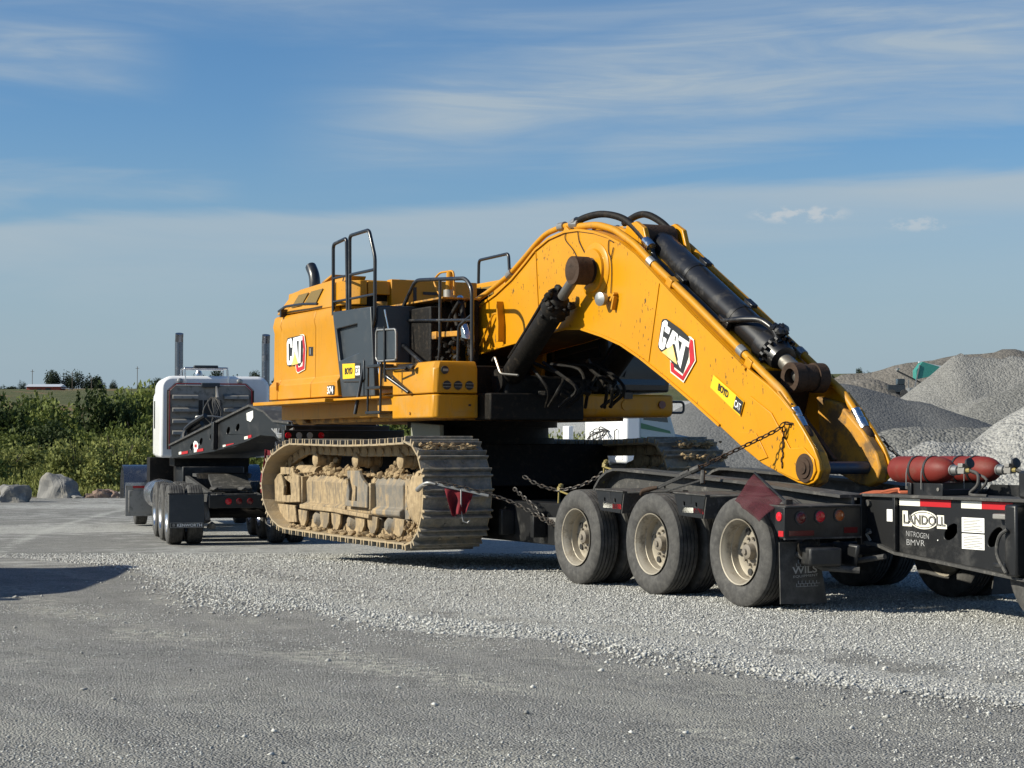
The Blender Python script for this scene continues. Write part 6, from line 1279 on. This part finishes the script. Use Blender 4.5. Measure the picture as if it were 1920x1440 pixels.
K_().prv([(-1.0,.95),(-.2,.70),(-.2,.66),(-1.0,.86)],-1.55,-.85).build('fifth_wheel_ramp','dust',TK)
for v in(-.9,-1.4): K_().blob((-.2,v,.70),(.25,.12,.05),2).build('air_bag','rubber',TK,smooth=40)
K_().box(-4.0,-3.0,-1.55,-.85,.86,.92).build('deck_plate','dust',TK)
K_().cyl((.1,-.62,.42),(.25,-.70,.12),.11,16,r1=.07).blob((.3,-.78,.05),(.16,.10,.08),3).build('exhaust_turnout','alud',TK,smooth=40)
for side,v0,v1 in((1,-.61,.0),(-1,-2.45,-1.84)):
    f=K_().box(.60,.612,v0,v1,.03,.62).build('mudflap','panelblack',TK); K_().tube([(.60,v1+.02,.63),(.60,v0-.3,.64),(.56,v0-.4,.55)],.012,6).build('flap_hanger','trblack',f)
    K_().box(.612,.619,v0+.02,v1-.02,.035,.125).build('flap_weight','alud',f); K_().box(.619,.621,v0+.03,v1-.03,.045,.115).build('flap_weight','dk',f)
    textmesh('KENWORTH',KO,(.619,v1-.14,.052),(0,-(v1-v0)+.18,0),(0,0,.055),'wstk',f,bold=.02,dv=(1,0,0)); K_().cyl((.619,v1-.08,.08),(.624,v1-.08,.08),.028,12).build('badge','alud',f)
# front fenders with stone guards
for side in(1,-1):
    def P(a): return a if side>0 else -2.45-a
    fd=K_(); arc=[(-8.3+math.cos(t)*.80,.25+math.sin(t)*.80) for t in [R(a) for a in range(8,190,13)]]
    fd.add(*strip(arc,.03,*sorted((P(-.55),P(.28))),1)); fd=fd.build('fender','fender',TK,smooth=40)
    sg=K_().box(-7.46,-7.44,*sorted((P(-.42),P(.26))),-.06,.60).build('stone_guard','alud',fd,bevel=.004)
    K_().box(-7.445,-7.43,*sorted((P(-.35),P(.19))),.02,.50).build('stone_guard_panel','alud',sg,bevel=.01)
    K_().box(-7.43,-7.42,*sorted((P(-.30),P(.10))),.55,.60).build('reflector','redtape',sg); K_().box(-7.46,-7.42,*sorted((P(-.42),P(.26))),.60,.67).build('guard_cap','alu',sg)
    # fuel tank
    K_().cyl((-6.9,P(-.40),.45),(-4.9,P(-.40),.45),.32,24).build('fuel_tank','alu',TK,smooth=30)
# sleeper, cab, hood
def body(name,u0,u1,v0,v1,z0,z1,r,m,par,inset=0):
    c=[(v0+r-math.cos(t)*r,z1-r+math.sin(t)*r) for t in [R(a) for a in range(0,91,15)]]+[(v1-r+math.cos(t)*r,z1-r+math.sin(t)*r) for t in [R(a) for a in range(90,-1,-15)]]
    return K_().pru([(v0,z0)]+c+[(v1,z0)],u0,u1).build(name,m,par,bevel=.06)
sl_=body('sleeper',-6.0,-4.60,-2.47,-.25,1.23,2.90,.24,'white',TK)
K_().box(-6.1,-4.9,-2.1,-.57,1.05,1.23).build('sleeper_skirt','grease',TK); K_().box(-6.6,-4.55,-1.95,-.70,.50,1.05).build('battery_box','trblack',TK,bevel=.02); K_().box(-7.5,-6.62,-2.3,-.2,.55,1.22).build('cab_floor','grease',TK)
body('cab',-8.1,-6.35,-2.30,-.37,1.25,2.75,.25,'white',TK)
K_().box(-7.7,-6.9,-2.31,-.36,1.85,2.45).build('side_window','glass',TK); K_().box(-8.12,-8.1,-2.1,-.57,1.9,2.5).build('windscreen','glass',TK)
body('bonnet',-10.3,-8.1,-1.85,-.82,.75,1.85,.2,'white',TK); K_().box(-10.36,-10.3,-1.75,-.92,.7,1.75).build('radiator_grille','alu',TK); K_().box(-10.6,-10.4,-2.5,.02,.1,.45).build('bumper','alu',TK,bevel=.03)
for v in(-.77,-2.62):
    s_=K_().cyl((-6.28,v,1.4),(-6.28,v,2.8),.13,18).build('exhaust_muffler','alud',TK,smooth=30); K_().cyl((-6.28,v,2.8),(-6.28,v,3.72),.088,20).build('exhaust_stack','fender',s_,smooth=30)
    K_().prv([(-6.35,3.70),(-6.21,3.70),(-6.20,3.83)],v-.07,v+.07).cyl((-6.28,v,3.68),(-6.22,v,3.86),.086,20).build('stack_tip','fender',s_,smooth=40)
for v in(-.64,-1.85): K_().lathe((-4.58,v,2.79),(1,0,0),[(0,.04),(.05,.06),(.06,.05),(.065,0)],14).build('marker_lamp','steel',sl_,smooth=40)
K_().tube([(-4.75,-.75,2.88),(-4.75,-.75,3.07),(-4.75,-1.62,3.07),(-4.75,-1.62,2.88)],.018,8,fil=.03).tube([(-5.5,-.75,2.88),(-5.5,-.75,3.07),(-5.5,-1.62,3.07),(-5.5,-1.62,2.88)],.018,8,fil=.03).tube([(-4.75,-.75,3.07),(-5.5,-.75,3.07)],.018,8).tube([(-4.75,-1.62,3.07),(-5.5,-1.62,3.07)],.018,8).tube([(-4.57,-.75,2.7),(-4.57,-.75,3.02)],.012,6).tube([(-4.57,-1.62,2.7),(-4.57,-1.62,3.02)],.012,6).build('roof_rack','alu',sl_,smooth=50)
K_().box(-4.72,-4.6,-1.42,-.92,3.06,3.12).build('work_light_bar','panelblack',sl_,bevel=.02); K_().lathe((-4.9,-1.05,2.88),(0,0,1),[(0,.08),(.05,.09),(.14,.05),(.15,0)],14).build('horn','alu',sl_,smooth=40)
# headache rack
hr=K_().plate([(-.37,1.45),(-.37,2.60),(-.52,2.74),(-1.96,2.74),(-2.10,2.60),(-2.10,1.45)],[],0,0) if False else None
mb=K_(); mb.pru([(-.40,1.40),(-.40,2.58),(-.53,2.70),(-1.95,2.70),(-2.08,2.58),(-2.08,1.40)],-4.42,-4.38); hr=mb.build('headache_rack','alud',TK,bevel=.01)
for a,b in(((-.38,1.40),(-.38,2.60)),((-.38,2.60),(-.52,2.73)),((-.52,2.73),(-1.96,2.73)),((-1.96,2.73),(-2.10,2.60)),((-2.10,2.60),(-2.10,1.40))):
    K_().bar((-4.34,a[0],a[1]),(-4.34,b[0],b[1]),.07,.03).build('rack_edge','rusty' if a[0]==b[0] else 'alud',hr); K_().bar((-4.315,a[0]-.03*(a[0]>-1)+.03*(a[0]<-1),a[1]),(-4.315,b[0]-.03*(b[0]>-1)+.03*(b[0]<-1),b[1]),.03,.02).build('rack_trim','logored' if a[0]!=b[0] or a[0]<-1 else 'redtape',hr)
K_().box(-4.40,-4.28,-1.42,-1.05,2.66,2.75).build('rack_lamp','panelblack',hr,bevel=.01)
for z in(2.42,2.16,1.93,1.70):
    for v0,v1 in((-.98,-.47),(-2.0,-1.50)): K_().prv([(-4.38,z),(-4.20,z),(-4.20,z+.06),(-4.38,z+.11)],v0,v1).build('rack_shelf','alud',hr,bevel=.004)
K_().box(-4.38,-4.36,-1.46,-1.0,1.9,2.40).build('rack_opening','dk',hr); K_().box(-4.36,-4.33,-1.10,-1.08,2.0,2.4).build('rack_bar','alud',hr)
mb=K_(); q=random.Random(12)
for i in range(11):
    v=-1.28+q.uniform(-.12,.16); w2=-1.25+q.uniform(-.2,.2)
    mb.tube([(-4.25,-1.28+q.uniform(-.05,.05),2.45),(-4.0,v,2.35),(-3.9,v+q.uniform(-.1,.1),2.1),(-3.85,w2,1.85),(-3.7,w2+q.uniform(-.1,.1),1.6)],.016,6,smooth=4)
mb.build('air_hoses','rubber',hr,smooth=50)
K_().tube([(-3.85,-.95,1.95),(-3.8,-.90,2.05),(-3.75,-1.2,2.06),(-3.75,-1.6,2.0)],.02,6,smooth=4).build('hose_hook','steel',hr,smooth=50)
K_().prv([(-4.3,2.70),(-3.98,2.45),(-4.3,2.45)],-1.36,-1.33).build('hose_boom','alud',hr)
# ================================================================== SECOND TRUCK, behind the excavator
R2=Fr(6.4,62,R(0)); R2=Fr(3.03,59,R(-58)); 
PO=(0,0,-.3); PT=root('semi_truck',R2,PO,'white and pale blue semi truck parked behind the excavator, green stripe','truck')
def Q_(): return MB(PO)
# local u points from nose to tail; tail end is nearest the left
def dirs(): pass
Q_().box(-.55,0,-1.2,1.2,.9,2.9).build('sleeper','white',PT,bevel=.08)
Q_().box(-.02,.02,-1.0,1.0,1.0,2.8).build('back_wall','white',PT,bevel=.02)
Q_().prv([(-.55,.8),(-2.0,.8),(-2.0,1.9),(-1.7,2.75),(-.55,2.85)],-1.15,1.15).build('cab','bluegrey',PT,bevel=.08); Q_().prv([(-2.0,.8),(-3.9,.7),(-4.1,1.2),(-3.8,1.6),(-2.0,1.88)],-.95,.95).build('bonnet','bluegrey',PT,bevel=.08)
Q_().prv([(-1.75,1.95),(-.6,2.2),(-.6,2.02),(-1.8,1.86)],-1.16,-1.15).prv([(-1.9,1.55),(-.6,1.75),(-.6,1.68),(-1.9,1.4)],-1.16,-1.15).build('stripe','green',PT); Q_().prv([(-1.68,2.22),(-.7,2.30),(-.7,2.65),(-1.6,2.62)],-1.16,-1.15).build('side_window','glass',PT)
Q_().box(-3.8,3.2,-.45,.45,.55,.85).build('frame_rail','trblack',PT)
for u in(1.2,2.5,-3.0):
    for s in(1,-1): wheel(PT,PO,u,1.2*s,.2,s,ri=RIA)
Q_().box(1.3,1.5,-.1,.25,1.5,2.1).build('toolbox','white',PT,bevel=.03); Q_().box(.9,2.6,-1.0,1.0,.9,1.5).build('deck_box','alud',PT,bevel=.03)
mb=Q_(); q=random.Random(9)
for i in range(9): mb.tube([(.05,q.uniform(-.3,.3),1.95),(.3,q.uniform(-.6,.6),1.9+q.uniform(-.2,.2)),(.5,q.uniform(-.7,.7),1.5),(.3,q.uniform(-.5,.5),1.2)],.018,6,smooth=4)
mb.tube([(.05,-.75,1.3),(.15,-.75,1.35),(.15,-.75,1.95),(.05,-.75,2.0)],.02,6).tube([(.05,.65,1.3),(.15,.65,1.35),(.15,.65,1.9),(.05,.65,1.95)],.02,6)
mb.build('air_hoses','rubber',PT,smooth=50)
# ================================================================== PICKUP outside the frame whose shadow falls into it
PF=Fr(-9.05,17.9,R(0)); UO=(0,0,0); PU=root('parked_van',PF,UO,'dark van parked just outside the left edge, only its shadow in view','van')
def U_(): return MB(UO)
# u runs towards the camera (u = -(y-20.3)), v towards west
U_().prv([(-3.4,.5),(-3.4,1.45),(3.0,1.45),(3.2,1.3),(3.2,.55)],-1.0,1.0).build('body','panelblack',PU,bevel=.05)
U_().prv([(-3.3,1.44),(-3.15,2.25),(-2.9,2.33),(.3,2.33),(.6,2.25),(1.9,1.44)],-.95,.95).build('cabin','panelblack',PU,bevel=.06)
for s in(1,-1):
    U_().prv([(-3.0,1.5),(-2.9,2.15),(.3,2.15),(1.4,1.5)],.955*s-.005,.955*s+.005).build('side_window','glass',PU)
    U_().box(1.0,1.2,*sorted((.95*s,1.35*s)),1.50,1.85).build('wing_mirror','dk',PU,bevel=.02)
    for u in(-2.0,1.9): wheel(PU,UO,u,1.02*s,.40,s,sc=.8)
U_().box(-2.6,.2,-.8,.8,2.33,2.38).build('roof_rack','dk',PU)
U_().box(3.2,3.3,-.95,.95,.5,.7).box(-3.5,-3.4,-.95,.95,.5,.75).build('bumper','alu',PU,bevel=.02)
